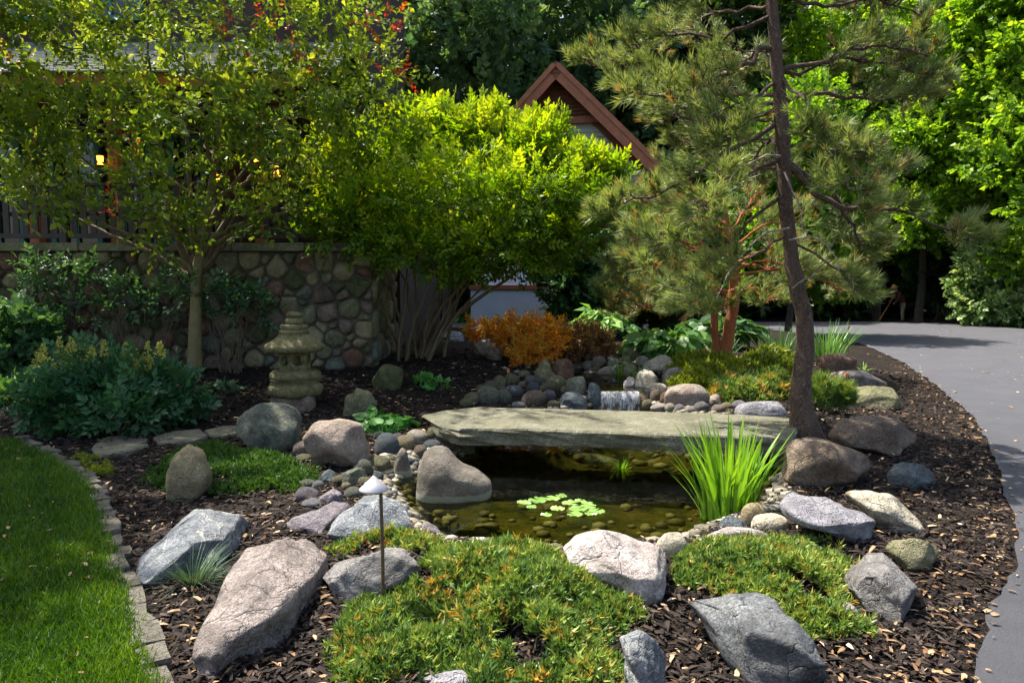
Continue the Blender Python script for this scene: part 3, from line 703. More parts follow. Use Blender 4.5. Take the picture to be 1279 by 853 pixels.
rock('low brown support rock under the slab beside the pine', (930, 552, 1010, 590), 'brown', fy=7.0, dep=.7, nfac=6, sink=.3, name='ledge_rock')
rock('pale limestone chunk half buried in the juniper by the flat slab boulder', (1036, 752, 1074, 776), 'white', dep=.8, nfac=5)
rock('flat pale stone at the foot of the larger juniper mat', (520, 838, 605, 868), 'lav', dep=.5, nfac=6, e=3)

V, Fc = rock_verts(.80, .80, .62, 321, 4, 6.0, .05, 2, .95)
tag(link('spillway_stone', np_mesh('spillway_stone', V, Fc, ROCK['brown'], smooth=True), None, (1.42, 9.66, -.125)), 'flat wet brown stone the waterfall spills over', 'rock')
# ---- cobbles: eight shapes shared by all, each its own object
COBV = [rock_verts(2, 2, 2, 900 + k, 3, 2.15 + .1 * (k % 3), .035, k % 3, .86) for k in range(8)]
COBM = {}
def cobble(c, W, Ld, H, style, label, group, name='cobble', rot=None, cat='stone'):
    k = rs.randint(8)
    if (k, style) not in COBM: COBM[(k, style)] = np_mesh(name, *COBV[k], ROCK[style], smooth=True)
    o = link(name, COBM[(k, style)], None, tuple(c), rot if rot is not None else (rs.randn() * .12, rs.randn() * .12, rs.rand() * 6.28))
    o.scale = (W / 2, Ld / 2, H / 2)
    return tag(o, label, cat, group)
WORD = {'green': 'mottled green', 'pink': 'pinkish', 'tan': 'tan', 'blue': 'blue-grey', 'slate': 'dark slate', 'purple': 'purple-grey', 'grey': 'grey', 'cream': 'pale cream',
        'brown': 'brown', 'olive': 'olive', 'white': 'whitish', 'rust': 'reddish', 'lav': 'lavender-grey', 'moss': 'mossy'}
bank = [(624, 479, 16, 17, 'olive'), (639, 475, 18, 14, 'olive'), (613, 482, 18, 10, 'green'), (590, 499, 20, 15, 'olive'), (610, 496, 30, 22, 'green'), (630, 498, 19, 19, 'green'),
        (642, 490, 22, 15, 'slate'), (667, 500, 32, 20, 'brown'), (582, 504, 16, 10, 'olive'), (663, 475, 14, 10, 'grey'), (667, 485, 18, 12, 'slate'), (675, 476, 14, 9, 'green'),
        (680, 485, 12, 9, 'olive'), (686, 495, 16, 13, 'purple'), (694, 480, 26, 18, 'olive'), (691, 506, 14, 10, 'olive'), (746, 508, 10, 9, 'tan'), (648, 507, 18, 8, 'blue'),
        (703, 471, 16, 9, 'olive'), (655, 468, 14, 9, 'tan'), (600, 486, 12, 9, 'olive'), (652, 481, 10, 8, 'tan'), (627, 487, 10, 8, 'grey'), (722, 508, 12, 9, 'green'), (706, 487, 10, 8, 'tan')]
top = [(700, 448, 22, 11, 'tan'), (723, 459, 15, 11, 'cream'), (737, 456, 18, 9, 'cream'), (749, 452, 17, 13, 'pink'), (738, 470, 24, 10, 'white'), (761, 467, 28, 14, 'cream'), (767, 454, 14, 10, 'white'),
       (762, 474, 10, 6, 'tan'), (745, 462, 12, 8, 'tan'), (727, 470, 12, 8, 'purple'), (716, 452, 12, 8, 'cream'), (782, 450, 12, 9, 'pink'), (735, 446, 10, 7, 'tan')]
rbank = [(794, 445, 22, 19, 'olive'), (788, 464, 18, 14, 'cream'), (803, 453, 16, 14, 'white'), (835, 498, 18, 16, 'rust'), (821, 496, 16, 16, 'brown'), (810, 507, 18, 14, 'olive'), (827, 510, 26, 9, 'white'),
         (840, 509, 16, 10, 'cream'), (878, 510, 20, 13, 'grey'), (898, 512, 16, 11, 'pink'), (850, 511, 13, 10, 'lav'), (864, 512, 14, 8, 'white'), (818, 484, 12, 9, 'grey'), (838, 488, 12, 9, 'lav'),
         (889, 505, 14, 9, 'pink'), (909, 508, 14, 9, 'tan'), (924, 506, 16, 10, 'lav'), (800, 478, 12, 9, 'cream'), (812, 468, 10, 8, 'white'), (868, 503, 12, 9, 'pink')]
shore = [(482, 559, 29, 30, 'slate'), (505, 557, 25, 22, 'tan'), (520, 548, 27, 18, 'cream'), (545, 543, 25, 18, 'olive'), (539, 557, 22, 12, 'slate'), (561, 557, 24, 14, 'brown'), (582, 566, 21, 18, 'olive'),
         (525, 567, 17, 19, 'brown'), (473, 581, 26, 18, 'olive'), (456, 586, 17, 22, 'green'), (473, 546, 14, 12, 'green'), (397, 578, 20, 16, 'tan'), (378, 574, 20, 11, 'olive'), (378, 562, 26, 18, 'pink'),
         (382, 620, 28, 16, 'purple'), (382, 606, 20, 11, 'green'), (396, 608, 14, 13, 'blue'), (423, 601, 18, 12, 'olive'), (387, 630, 24, 10, 'lav'), (440, 618, 22, 15, 'green'), (455, 602, 16, 10, 'olive'),
         (496, 546, 12, 9, 'grey'), (512, 577, 12, 9, 'slate'), (470, 596, 16, 10, 'slate'), (489, 575, 12, 10, 'olive'), (432, 608, 12, 9, 'tan'), (366, 592, 18, 11, 'tan'), (500, 603, 12, 8, 'green'),
         (408, 640, 20, 9, 'purple')]
LANDM = {'river cobbles on the bank behind the slab': [(585, 500, 'at the tip of the slab'), (620, 478, 'against the mulch slope'), (648, 500, 'touching the slab edge'), (650, 472, 'below the brown boulder'), (681, 472, 'under the pointed olive rock'), (690, 500, 'beside the dark slate boulder'), (741, 500, 'next to the falling water'), (718, 480, 'by the mottled grey rock')],
         'sunlit stones above the waterfall': [(700, 448, 'beside the orange maple'), (725, 462, 'above the mottled grey rock'), (765, 455, 'at the foot of the reeds'), (745, 470, 'at the lip of the fall'), (740, 448, 'below the moss mound')],
         'stones between waterfall and pine': [(796, 450, 'at the reeds'), (805, 475, 'by the rounded cream boulder'), (820, 500, 'touching the slab beside the fall'), (855, 508, 'below the big pinkish boulder'), (895, 508, 'under the creeping conifer'), (845, 487, 'under the golden creeper')],
         'cobbles at the broad end of the slab': [(475, 550, 'under the round leaves'), (515, 550, 'between the leaves and the slab'), (560, 555, 'under the slab end'), (465, 585, 'behind the white-veined boulder'), (385, 570, 'behind the pinkish beige boulder'), (390, 612, 'above the flat purple slab rock'), (500, 590, 'by the small cone rock'), (425, 604, 'among the angular rocks')]}
for lst, gr, where in [(bank, 'river cobbles on the bank behind the slab', 'river cobble on the bank'), (top, 'sunlit stones above the waterfall', 'stream stone'),
                       (rbank, 'stones between waterfall and pine', 'bank stone'), (shore, 'cobbles at the broad end of the slab', 'pond-edge cobble')]:
    for cx, cy, pw, ph, st in lst:
        g = on_ground(cx, cy + ph * .32); W = pw * g[1] / F * 1.08; H = ph * g[1] / F * 1.15
        near = min(LANDM[gr], key=lambda m: abs(m[0] - cx) + 1.6 * abs(m[1] - cy))[2]
        size = 'small ' if pw < 14 else 'big ' if pw > 23 else ''
        cobble((g[0], g[1] + W * .25, max(g[2], WATER - .02) + H * .22), W, W * (.8 + .3 * rs.rand()), H * 1.15, st, f'{size}{WORD[st]} {where} {near}', gr, rot=(rs.randn() * .1, rs.randn() * .15, rs.randn() * .3))
for bb, st, lb in [((423, 579, 460, 606), 'green', 'angular dark green-grey rock among the pond cobbles'), ((394, 583, 424, 603), 'slate', 'angular slate rock among the pond cobbles'), ((396, 605, 434, 632), 'purple', 'mauve angular rock below the pond cobbles'),
                   ((525, 650, 553, 671), 'purple', 'small purple stone at the edge of the larger juniper mat'), ((552, 664, 575, 674), 'white', 'small flat white stone at the edge of the larger juniper mat'), ((676, 676, 706, 690), 'cream', 'pale shore stone tucked beside the big pinkish white boulder')]:
    rock(lb, bb, st, nfac=8, fd=.72, dep=.8)
# loose gap filling pebbles round the pond, too many to count
pp = []
for _ in range(3600):
    k = rs.randint(len(POND)); a = np.array(POND[k]); b = np.array(POND[(k + 1) % len(POND)])
    p = a + (b - a) * rs.rand() + rs.randn(2) * [.16, .16]
    if float(xl(p[1])) < p[0]: pp.append(p)
for _ in range(900): pp.append(np.array([1.35, 10.8]) + rs.randn(2) * [.55, .8])
for _ in range(420): pp.append(np.array([rs.uniform(-1, 2.6), rs.uniform(4.6, 8.6)]))
pp = np.array(pp); sdv = sdpoly(POND, pp[:, 0], pp[:, 1]); zt = T(pp[:, 0], pp[:, 1])
q = ((sdv < .22) | (pp[:, 1] > 9.6)) & ~((np.abs(pp[:, 0] - 1.42) < .42) & (pp[:, 1] > 8.7) & (pp[:, 1] < 11.2)); pp, zt = pp[q], zt[q]
v0, f0 = ico(1); N = len(pp); s = (.018 + .035 * rs.rand(N) ** 2) * np.where(sdpoly(POND, pp[:, 0], pp[:, 1]) < -.25, 1.3, 1.0); A = np.stack([s * (1 + .5 * rs.rand(N)), s * (1 + .3 * rs.rand(N)), s * .7], 1)
V = (v0[None] * A[:, None, :] + np.stack([pp[:, 0], pp[:, 1], zt + s * .2], 1)[:, None, :]).reshape(-1, 3)
Fp = (f0[None] + (np.arange(N) * len(v0))[:, None, None]).reshape(-1, 3)
L['pebble'] = leafmat('pebbles', G((.07, .065, .045), (.16, .14, .09), (.24, .21, .16), (.34, .31, .26)), 0.0, rough=.7)
tag(link('pebbles', np_mesh('pebbles', V, Fp, L['pebble'], np.repeat(rs.rand(N), len(f0)), smooth=True)), 'loose small pebbles round the pond shore and stream', 'pebbles', kind='stuff')

# ================================================================== slab bridge
front = [(527, 518), (548, 531), (572, 536), (640, 536), (700, 538), (760, 540), (830, 542), (900, 545), (950, 547), (992, 549)]
back = [(998, 523), (940, 519), (880, 516), (820, 514), (760, 512), (700, 511), (640, 510), (598, 508), (560, 512)]
ZT = 0.20
ring = [at_z(x, y, ZT)[:2] for x, y in front + back]
cr = []
for k in range(len(ring)):
    a, b = ring[k], ring[(k + 1) % len(ring)]
    for t in (0, .34, .67): cr.append(a + (b - a) * t + rs.randn(2) * .010)
cr = np.array(cr); n = len(cr); cen = cr.mean(0)
nf = len(front) * 3
levels = [(0, -.012, .985), (0.0, -.0, 1.0), (-.03, .0, 1.004), (-.065, 0, .992), (-.105, 0, 1.0), (-.150, 0, .985), (-.165, 0, .95)]
V, Fq = [], []
for lv, (dz, _, sc_) in enumerate(levels):
    for k, p in enumerate(cr):
        leftend = max(0, 1 - np.linalg.norm(p - cr[0]) / .45)
        pp_ = cen + (p - cen) * (1 if lv < 3 else sc_) + (rs.randn(2) * .012 if lv > 1 else 0)
        sdir = (p - cen) / np.linalg.norm(p - cen)
        inset = {0: .030, 1: .0}.get(lv, 0)
        V.append((pp_[0] - sdir[0] * inset + leftend * .30 * max(0, -dz) / .16, pp_[1] - sdir[1] * inset, ZT + dz * (1 - .35 * leftend) + (.004 if lv == 0 else -.012 if lv == 1 else 0) + .006 * NZ(p[0] * 3, p[1] * 3, lv)))
for lv in range(len(levels) - 1):
    for k in range(n): Fq.append((lv * n + k, (lv + 1) * n + k, (lv + 1) * n + (k + 1) % n, lv * n + (k + 1) % n))
bm = bmesh.new(); bv = [bm.verts.new(v) for v in V]
for f in Fq: bm.faces.new([bv[q] for q in f])
bm.faces.new(bv[:n]); bm.faces.new(bv[-n:][::-1])
bmesh.ops.recalc_face_normals(bm, faces=bm.faces[:])
bmesh.ops.triangulate(bm, faces=[f for f in bm.faces if len(f.verts) > 4])
tag(link('stone_slab_bridge', bm_mesh('stone_slab_bridge', bm, ROCK['slab'])), 'long flat stone slab laid across the pond as a footbridge', 'bridge')

# ================================================================== flagstones and lawn edging
def slabstone(name, outline, z0, th, style, parent=None):
    cen = np.mean(outline, 0); bm = bmesh.new(); rings = []
    for dz, s in ((0, 1.0), (th - .015, .99), (th, .95)):
        rings.append([bm.verts.new((*(cen + (np.array(p) - cen) * s), z0 + dz + .004 * NZ(p[0] * 9, p[1] * 9))) for p in outline])
    m = len(outline)
    for a, b in zip(rings[:-1], rings[1:]):
        for k in range(m): bm.faces.new((a[k], a[(k + 1) % m], b[(k + 1) % m], b[k]))
    bm.faces.new(rings[-1]); bm.faces.new(rings[0][::-1]); bmesh.ops.recalc_face_normals(bm, faces=bm.faces[:])
    return link(name, bm_mesh(name, bm, ROCK[style]), parent)
for poly, lb in [([(113, 561), (128, 550), (160, 546), (184, 549), (186, 560), (160, 568), (120, 572)], 'broad tan flagstone at the end of the lawn edging'),
                 ([(190, 549), (215, 541), (250, 539), (260, 549), (238, 556), (198, 558)], 'middle tan flagstone between two others in shaded mulch'),
                 ([(255, 541), (280, 534), (303, 535), (305, 545), (280, 548), (262, 548)], 'small tan flagstone beside the mottled boulder')]:
    w_ = [on_ground(*p)[:2] for p in poly]; c = np.mean(w_, 0)
    tag(slabstone('flagstone', w_, gz(*c) - .01, .05, 'flag'), lb, 'flagstone')
ed = thing('stone_edging', 'curved row of flat weathered stones edging the lawn', 'edging', (float(xl(4.0)), 4.0, 0))
arc = LE.copy(); ts = np.r_[0, np.cumsum(np.linalg.norm(np.diff(arc, axis=0), axis=1))]; tot = ts[-1]; s = 0.0
while s < tot - .12:
    ln = .16 + .17 * rs.rand(); e_ = min(s + ln, tot); wdt = .075 + .035 * rs.rand(); quad = []
    f = lambda u: np.array([np.interp(u, ts, arc[:, 0]), np.interp(u, ts, arc[:, 1])])
    a, b = f(s + .008), f(e_ - .008); tg = (b - a) / np.linalg.norm(b - a); nr = np.array([tg[1], -tg[0]])
    nr = nr if nr[0] > 0 else -nr
    for p in (a, a + (b - a) * .5, b): quad.append(p - nr * .02 + rs.randn(2) * .012)
    for p in (b, a + (b - a) * .5, a): quad.append(p + nr * wdt + rs.randn(2) * .010)
    o = slabstone('edging_stone', quad, -.03, .06 + .035 * rs.rand(), 'edge', None); o.parent = ed; o.location = (-ed.location[0], -ed.location[1], 0)
    s = e_

# ================================================================== fieldstone retaining wall
WY, WZ0, WX1 = 11.0, 0.1, float(at_y(466, 400, 11.0)[0]); CAPZ = float(at_y(200, 303, 11.0)[2]); WX0 = -9.4
wall = thing('fieldstone_wall', 'mortared wall of rounded fieldstones under the deck', 'wall', (WX0, WY, 0))
def under(o, p): o.parent = p; o.location = Vector(o.location) - Vector(p.location); return o
under(box('mortar_core', WX0, WX1 - .03, WY + .06, WY + 2.3, WZ0 - .3, CAPZ - .14, M['mortar']), wall)
stones = []
def pack(x0, x1, z0, z1, tries, rmax, rmin):
    out = []
    for k in range(tries):
        r = rmax - (rmax - rmin) * (k / tries) ** .55
        x, z = x0 + rs.rand() * (x1 - x0), z0 + rs.rand() * (z1 - z0); an = .78 + .22 * rs.rand()
        if x - r < x0 - .02 or x + r > x1 + .02 or z + r * an > z1: continue
        if all((x - a) ** 2 + ((z - b) * 1.12) ** 2 > (r * .97 + c) ** 2 for a, b, c, _ in out): out.append((x, z, r, an))
    return out
WST = ['olive', 'tan', 'brown', 'tan', 'olive', 'tan', 'moss', 'rust', 'brown', 'olive', 'green', 'rust', 'tan']
def cells(st, x0, x1, z0, z1):
    """fitted outlines: every stone keeps the room that is nearer to it than to its neighbours"""
    out = []
    for i_, (x, z, r, an) in enumerate(st):
        R_ = r * 1.55; P_ = [np.array([x + R_ * math.cos(a), z + R_ * .95 * math.sin(a)]) for a in np.linspace(0, 6.2832, 13)[:-1]]
        for j_, (u, v, q, _) in enumerate(st):
            if i_ == j_ or (u - x) ** 2 + (v - z) ** 2 > (R_ + q * 1.6) ** 2: continue
            n_ = np.array([u - x, v - z]); dd = np.linalg.norm(n_); n_ = n_ / dd; off = (dd * dd + r * r - q * q) / (2 * dd) - .011
            new = []
            for k in range(len(P_)):
                A, B_ = P_[k], P_[(k + 1) % len(P_)]; da, db = (A - [x, z]) @ n_ - off, (B_ - [x, z]) @ n_ - off
                if da <= 0: new.append(A)
                if da * db < 0: new.append(A + (B_ - A) * da / (da - db))
            P_ = new
            if len(P_) < 3: break
        if len(P_) < 3: out.append(None); continue
        P_ = np.clip(np.array(P_), [x0, z0], [x1, z1])
        for _ in range(2): P_ = np.concatenate([np.stack([.78 * P_ + .22 * np.roll(P_, -1, 0), .22 * P_ + .78 * np.roll(P_, -1, 0)], 1).reshape(-1, 2)])
        out.append(P_[::2] if len(P_) > 26 else P_)
    return out
def wstone(P_, y, side=False):
    if P_ is None: return
    c = P_.mean(0); n = len(P_); V = []; st = WST[rs.randint(len(WST))]; pr = .05 + .05 * rs.rand(); tl = rs.randn(2) * .10
    for s_, h in ((1.0, -.05), (1.0, .02), (.93, .62), (.70, .95), (.35, 1.02)):
        for p in P_:
            q = c + (p - c) * s_; hh_ = pr * h + (.010 * NZ(q[0] * 9, q[1] * 9, s_) + (q - c) @ tl) * (h > .5); V.append((q[0] - c[0], -hh_, q[1] - c[1]))
    V.append((0, -pr * 1.04, 0)); V = np.array(V)
    Fq = [(lv * n + k, lv * n + (k + 1) % n, (lv + 1) * n + (k + 1) % n) for lv in range(4) for k in range(n)] + [(lv * n + k, (lv + 1) * n + (k + 1) % n, (lv + 1) * n + k) for lv in range(4) for k in range(n)] + [(4 * n + k, 4 * n + (k + 1) % n, 5 * n) for k in range(n)]
    loc = (c[0] - WX0, y - WY, c[1]) if not side else (y - WX0, c[0] - WY, c[1])
    link('wall_stone', np_mesh('wall_stone', V, Fq, ROCK[st], smooth=True), wall, loc, (0, 0, math.pi / 2 if side else 0))
front_st = [s_ for s_ in pack(WX0, WX1 - .02, WZ0 + .05, CAPZ - .13, 14000, .165, .05) if s_[0] > -8.4][:264]
for P_ in cells(front_st, WX0, WX1 - .012, WZ0, CAPZ - .135): wstone(P_, WY + .06)
side_st = pack(WY + .10, WY + 2.2, WZ0 + .1, CAPZ - .13, 1400, .19, .06)[:36]
for P_ in cells(side_st, WY + .075, WY + 2.28, WZ0, CAPZ - .135): wstone(P_, WX1 - .03, True)
x = WX0
while x < WX1 - .1:
    x2 = min(x + 1.0 + .5 * rs.rand(), WX1 + .06)
    if WX1 - x2 < .3: x2 = WX1 + .06
    o = box('cap_stone', x + .004, x2 - .004, WY - .06, WY + .42, CAPZ - .13, CAPZ - .01 + .006 * rs.rand(), M['cap'], None, .012); under(o, wall); x = x2
under(box('cap_stone', WX1 - .35, WX1 + .055, WY + .43, WY + 2.3, CAPZ - .13, CAPZ - .008, M['cap'], None, .012), wall)

# ================================================================== deck, railing, lodge
DZ = CAPZ
lodge = thing('lodge_house', 'brown timber lodge with cedar porch posts and teal windows above the stone wall', 'house', (-8, 14.2, 0))
def lp(*a, **k): return under(box(*a, **k), lodge)
lp('deck_floor', -14, WX1, WY + .44, 14.2, DZ - .1, DZ - .02, M['rail'])
lp('wall', -14, -2.4, 14.2, 14.4, 0.3, 5.3, M['wall_dark'])
for k in range(17): lp('log_course', -14, -2.4, 14.14, 14.22, DZ + k * .175, DZ + k * .175 + .155, M['wall_dark'], bevel=.03)
lp('upper_wall', -14, -3.2, 16.4, 22, 5.2, 10.5, M['wall_dark'])
lp('side_wall', -2.4, -2.2, 14.2, 22, 0.3, 5.3, M['wall_dark'])
def window(x0, x1, z0, z1, y, cols=2):
    w_ = lp('window', x0, x1, y - .02, y + .01, z0, z1, M['glass'])
    def sub(nm, *a):
        o = box(nm, *a); o.parent = w_; o.location = Vector((0, 0, 0)); return o
    for a, b in ((x0 - .1, x0), (x1, x1 + .1)): sub('frame', a, b, y - .10, y, z0 - .1, z1 + .1, M['teal'])
    for a, b in ((z0 - .1, z0), (z1, z1 + .1)): sub('frame', x0, x1, y - .10, y, a, b, M['teal'])
    for k in range(1, cols): sub('mullion', x0 + (x1 - x0) * k / cols - .03, x0 + (x1 - x0) * k / cols + .03, y - .07, y - .02, z0, z1, M['teal'])
WYY = 14.12
for a, b in [(60, 112), (150, 205), (232, 262), (-40, 12)]:
    window(at_y(a, 0, WYY)[0], at_y(b, 0, WYY)[0], DZ + .15, DZ + 2.1, WYY)
window(-11.6, -10.15, 7.45, 9.2, 16.36, 2); window(-9.4, -8.2, 7.45, 9.2, 16.36, 2)
for px in (30, 134, 318, -70):
    X0 = at_y(px, 0, 12.6)[0]; lp('porch_post', X0 - .09, X0 + .09, 12.55, 12.73, DZ - .02, 4.78, M['cedar'], bevel=.01)
EZ = float(at_y(150, 101, 11.9)[2])
lp('eave_beam', -14, -3.4, 12.52, 12.74, 4.66, 4.86, M['soffit'])
lp('fascia', -14, -3.1, 11.86, 11.90, EZ - .10, EZ + .10, M['cedar'])
for k in range(18): lp('rafter', -13.4 + k * .6, -13.3 + k * .6, 11.92, 14.2, EZ - .12, EZ - .02, M['soffit'])
for k in range(22):                                   # shingle courses up to the upper wall
    y0 = 11.80 + k * .215; z0 = EZ + .10 + k * .215 * .42
    o = lp('shingle_course', -14, -3.0, y0, y0 + .28, z0, z0 + .035, M['shingle'])
    o.data = o.data.copy() if o.data.users > 1 else o.data
    vs = o.data.vertices
    for v in vs:
        if v.co.y > y0 + .2: v.co.z += .09
lp('upper_roof', -14, -3.0, 15.9, 22, 10.5, 10.7, M['shingle'])
rail = thing('deck_railing', 'dark brown deck railing with flat upright slats on the stone wall', 'railing', (-8, WY + .25, DZ))
RZ = float(at_y(200, 229, WY + .25)[2])
def rp(*a, **k): return under(box(*a, **k), rail)
rp('top_rail', -9.4, WX1 - .1, WY + .18, WY + .32, RZ - .05, RZ, M['rail'], bevel=.008)
rp('bottom_rail', -9.4, WX1 - .1, WY + .21, WY + .29, DZ + .08, DZ + .15, M['rail'])
rp('middle_rail', -9.4, WX1 - .1, WY + .27, WY + .30, DZ + .42, DZ + .48, M['rail'])
x = -9.35; k = 0
while x < WX1 - .2:
    if k % 12 == 4: rp('railing_post', x - .01, x + .11, WY + .19, WY + .31, DZ, RZ + .06, M['rail'], bevel=.008); x += .16
    else: rp('baluster', x, x + .092, WY + .235, WY + .262, DZ + .10, RZ - .04, M['rail']); x += .148
    k += 1
# lit porch lanterns
LW = ['on the cedar post beside the teal window', 'on the wall between two cedar posts', 'on the porch post above the lime shrub', 'hanging beside the porch post above the lime shrub', 'low behind the deck railing slats', 'standing on the wall cap next to the lime shrub']
for k, (px, py, yv, sz) in enumerate([(125, 200, 12.50, 1.0), (272, 222, 13.6, 1.0), (321, 205, 12.5, 1.1), (346, 214, 12.9, 1.2), (383, 254, 13.4, 1.0), (438, 307, 11.2, .6)]):
    p = at_y(px, py, yv); s = .085 * sz
    t = thing('porch_lantern', 'glowing amber lantern ' + LW[k], 'lantern', p)
    link('lamp_glass', np_mesh('lamp_glass', *lathe([(0, -s), (s * .55, -s), (s * .62, s * .8), (0, s * .8)], 8), M['amber']), t)
    link('lamp_cap', np_mesh('lamp_cap', *lathe([(0, s * 1.5), (s * .2, s * 1.4), (s * .9, s * .85), (s * .9, s * .75), (0, s * .78)], 8), M['black']), t)
    link('lamp_base', np_mesh('lamp_base', *lathe([(0, -s * 1.25), (s * .5, -s * 1.25), (s * .75, -s * 1.02), (0, -s * .98)], 8), M['black']), t)
    link('lamp_bracket', np_mesh('lamp_bracket', *tubes([([(0, 0, s * 1.45), (0, .05, s * 1.7), (0, .1, s * 1.5)], [.008] * 3)], 5), M['black']), t)

# ================================================================== gabled house behind the lime shrub
GY = 25.0
ap = at_y(697, 74, GY - .6)
gh = thing('gabled_house', 'steep gabled house with brown rake boards and sage lap siding', 'house', (float(ap[0]) + .1, GY, 0), math.radians(-14))
H, HWd = float(ap[2]) - .25, 3.35
rise = (355 - 216) ; EV = float(at_y(798, 217, GY)[2]); slope = (H - EV) / (HWd)
def gb(*a, **k): o = box(*a, **k); o.parent = gh; return o
def gp(*a): o = prism(*a); o.parent = gh; return o
zlow = 0.0
gp('wall', [(-HWd + .35, zlow - .5), (HWd - .35, zlow - .5), (HWd - .35, EV + .25 * slope), (0, H - .1), (-HWd + .35, EV + .25 * slope)], .02, 9, M['siding'])
zc = 2.9
while zc < H - 1.9:
    hw = min(HWd - .4, (H - .25 - zc - .16) / slope)
    o = prism('siding_board', [(-hw, zc), (hw, zc), (hw, zc + .155), (-hw, zc + .155)], -.022, .015, M['siding']); o.parent = gh
    for v in o.data.vertices:
        if v.co.z > zc + .1 and v.co.y < 0: v.co.y += .018
    zc += .165
for sg in (-1, 1):
    e = (sg * (HWd + .35), EV - .35 * slope); a = (0, H)
    dx, dz = e[0] - a[0], e[1] - a[1]; ln = math.hypot(dx, dz); nxp, nzp = -dz / ln * sg, dx / ln * sg
    nxp, nzp = (abs(dz) / ln * sg, abs(dx) / ln)
    off = lambda p, d: (p[0] + nxp * d, p[1] + nzp * d)
    gp('roof_slope', [off(a, .0), off(e, .0), off(e, .12), (0, H + .12 / (nzp))], -.72, 9.4, M['roofbrown'])
    gp('soffit', [off(a, -.03), off(e, -.03), off(e, -.002), off(a, -.002)], -.66, 0.0, M['soffit'])
    gp('rake_board', [off(a, -.30), off(e, -.30), off(e, .06), off(a, .06)], -.76, -.70, M['rake'])
    gp('rake_trim', [off(a, -.02), off(e, -.02), off(e, .14), off(a, .14)], -.80, -.765, M['rake'])
    gp('frieze_board', [off(a, -.46), off(e, -.46), off(e, -.06), off(a, -.06)], -.05, -.025, M['soffit'])
zl0 = H - 1.55
gp('louver_back', [(-(H - zl0 - .2) / slope, zl0), ((H - zl0 - .2) / slope, zl0), (0, H - .2)], -.04, -.026, M['soffit'])
for k in range(8):
    z = zl0 + .1 + k * .13; hw = (H - .35 - z) / slope
    if hw > .08: gb('louver_slat', -hw, hw, -.085, -.045, z, z + .055, M['soffit'])
gb('collar_beam', -(H - zl0) / slope, (H - zl0) / slope, -.16, -.03, zl0 - .2, zl0 + .02, M['rake'])
gb('king_post', -.14, .14, -.30, -.165, zl0 - .75, zl0 + .25, M['rake'])
gb('belt_trim', -HWd + .35, HWd - .35, -.06, -.026, 2.55, 2.85, M['rake'])
for a in (-2.75, .15):
    dgo = gb('garage_door', a, a + 2.6, -.03, .0, 0.0, 2.2, M['white_door'])
    for r_ in range(4):
        for c_ in range(4):
            o = box('door_panel', a + .06 + c_ * .64, a + .06 + c_ * .64 + .56, -.05, -.031, .06 + r_ * .54, .06 + r_ * .54 + .44, M['white_door'], None, .008); o.parent = dgo
    gb('door_trim', a - .12, a - .002, -.06, -.02, 0, 2.32, M['rake']); gb('door_trim', a + 2.602, a + 2.72, -.06, -.02, 0, 2.32, M['rake'])
gb('door_header', -2.9, 2.9, -.065, -.02, 2.322, 2.5, M['rake'])
# long low white garden wall with a cap in front of it
gw = thing('white_wall', 'low white rendered wall with a brown cap behind the lime shrub', 'wall', (0, 20.5, 0))
a0, a1 = float(at_y(588, 390, 20.5)[0]), float(at_y(712, 390, 20.5)[0])
under(box('wall', a0, a1, 20.5, 20.7, -.2, float(at_y(600, 362, 20.5)[2]), M['white_door']), gw)
under(box('coping', a0 - .05, a1 + .05, 20.44, 20.76, float(at_y(600, 362, 20.5)[2]) + .002, float(at_y(600, 356, 20.5)[2]), M['rake'], None, .01), gw)

# ================================================================== stone lantern
lx, lyy = lant_rock.location[0], lant_rock.location[1] + .12
u = lyy / F                                            # metres for one photo pixel at that depth
zb = float(at_y(365, 489, lyy)[2])
lan = thing('stone_lantern', 'cast stone garden lantern with a round ribbed roof in front of the wall', 'lantern', (lx, lyy, zb))
def lpart(nm, prof, n=24, **k):
    V, Fc = lathe([(r * u, z * u) for r, z in prof], n, **k)
    V = V + np.array([[.004 * NZ(*(v * 20)), .004 * NZ(*(v * 20 + 9)), .003 * NZ(*(v * 23 + 4))] for v in V])
    return link(nm, np_mesh(nm, V, Fc, ROCK['lantern'], smooth=True), lan)
lpart('foot', [(0, -4), (30, -4), (32, 0), (33, 5), (31, 9), (27, 12), (29, 15), (30, 17), (0, 17)], 28, lobes=5, amp=.06)
lpart('plinth', [(0, 15.5), (29, 16), (31, 19), (30, 24), (27, 27), (20, 28), (0, 28)], 28, lobes=4, amp=.04)
lb = thing('light_box', None, None, (0, 0, 26 * u)); lb.parent = lan
rr, hh = 17 * u, 25 * u
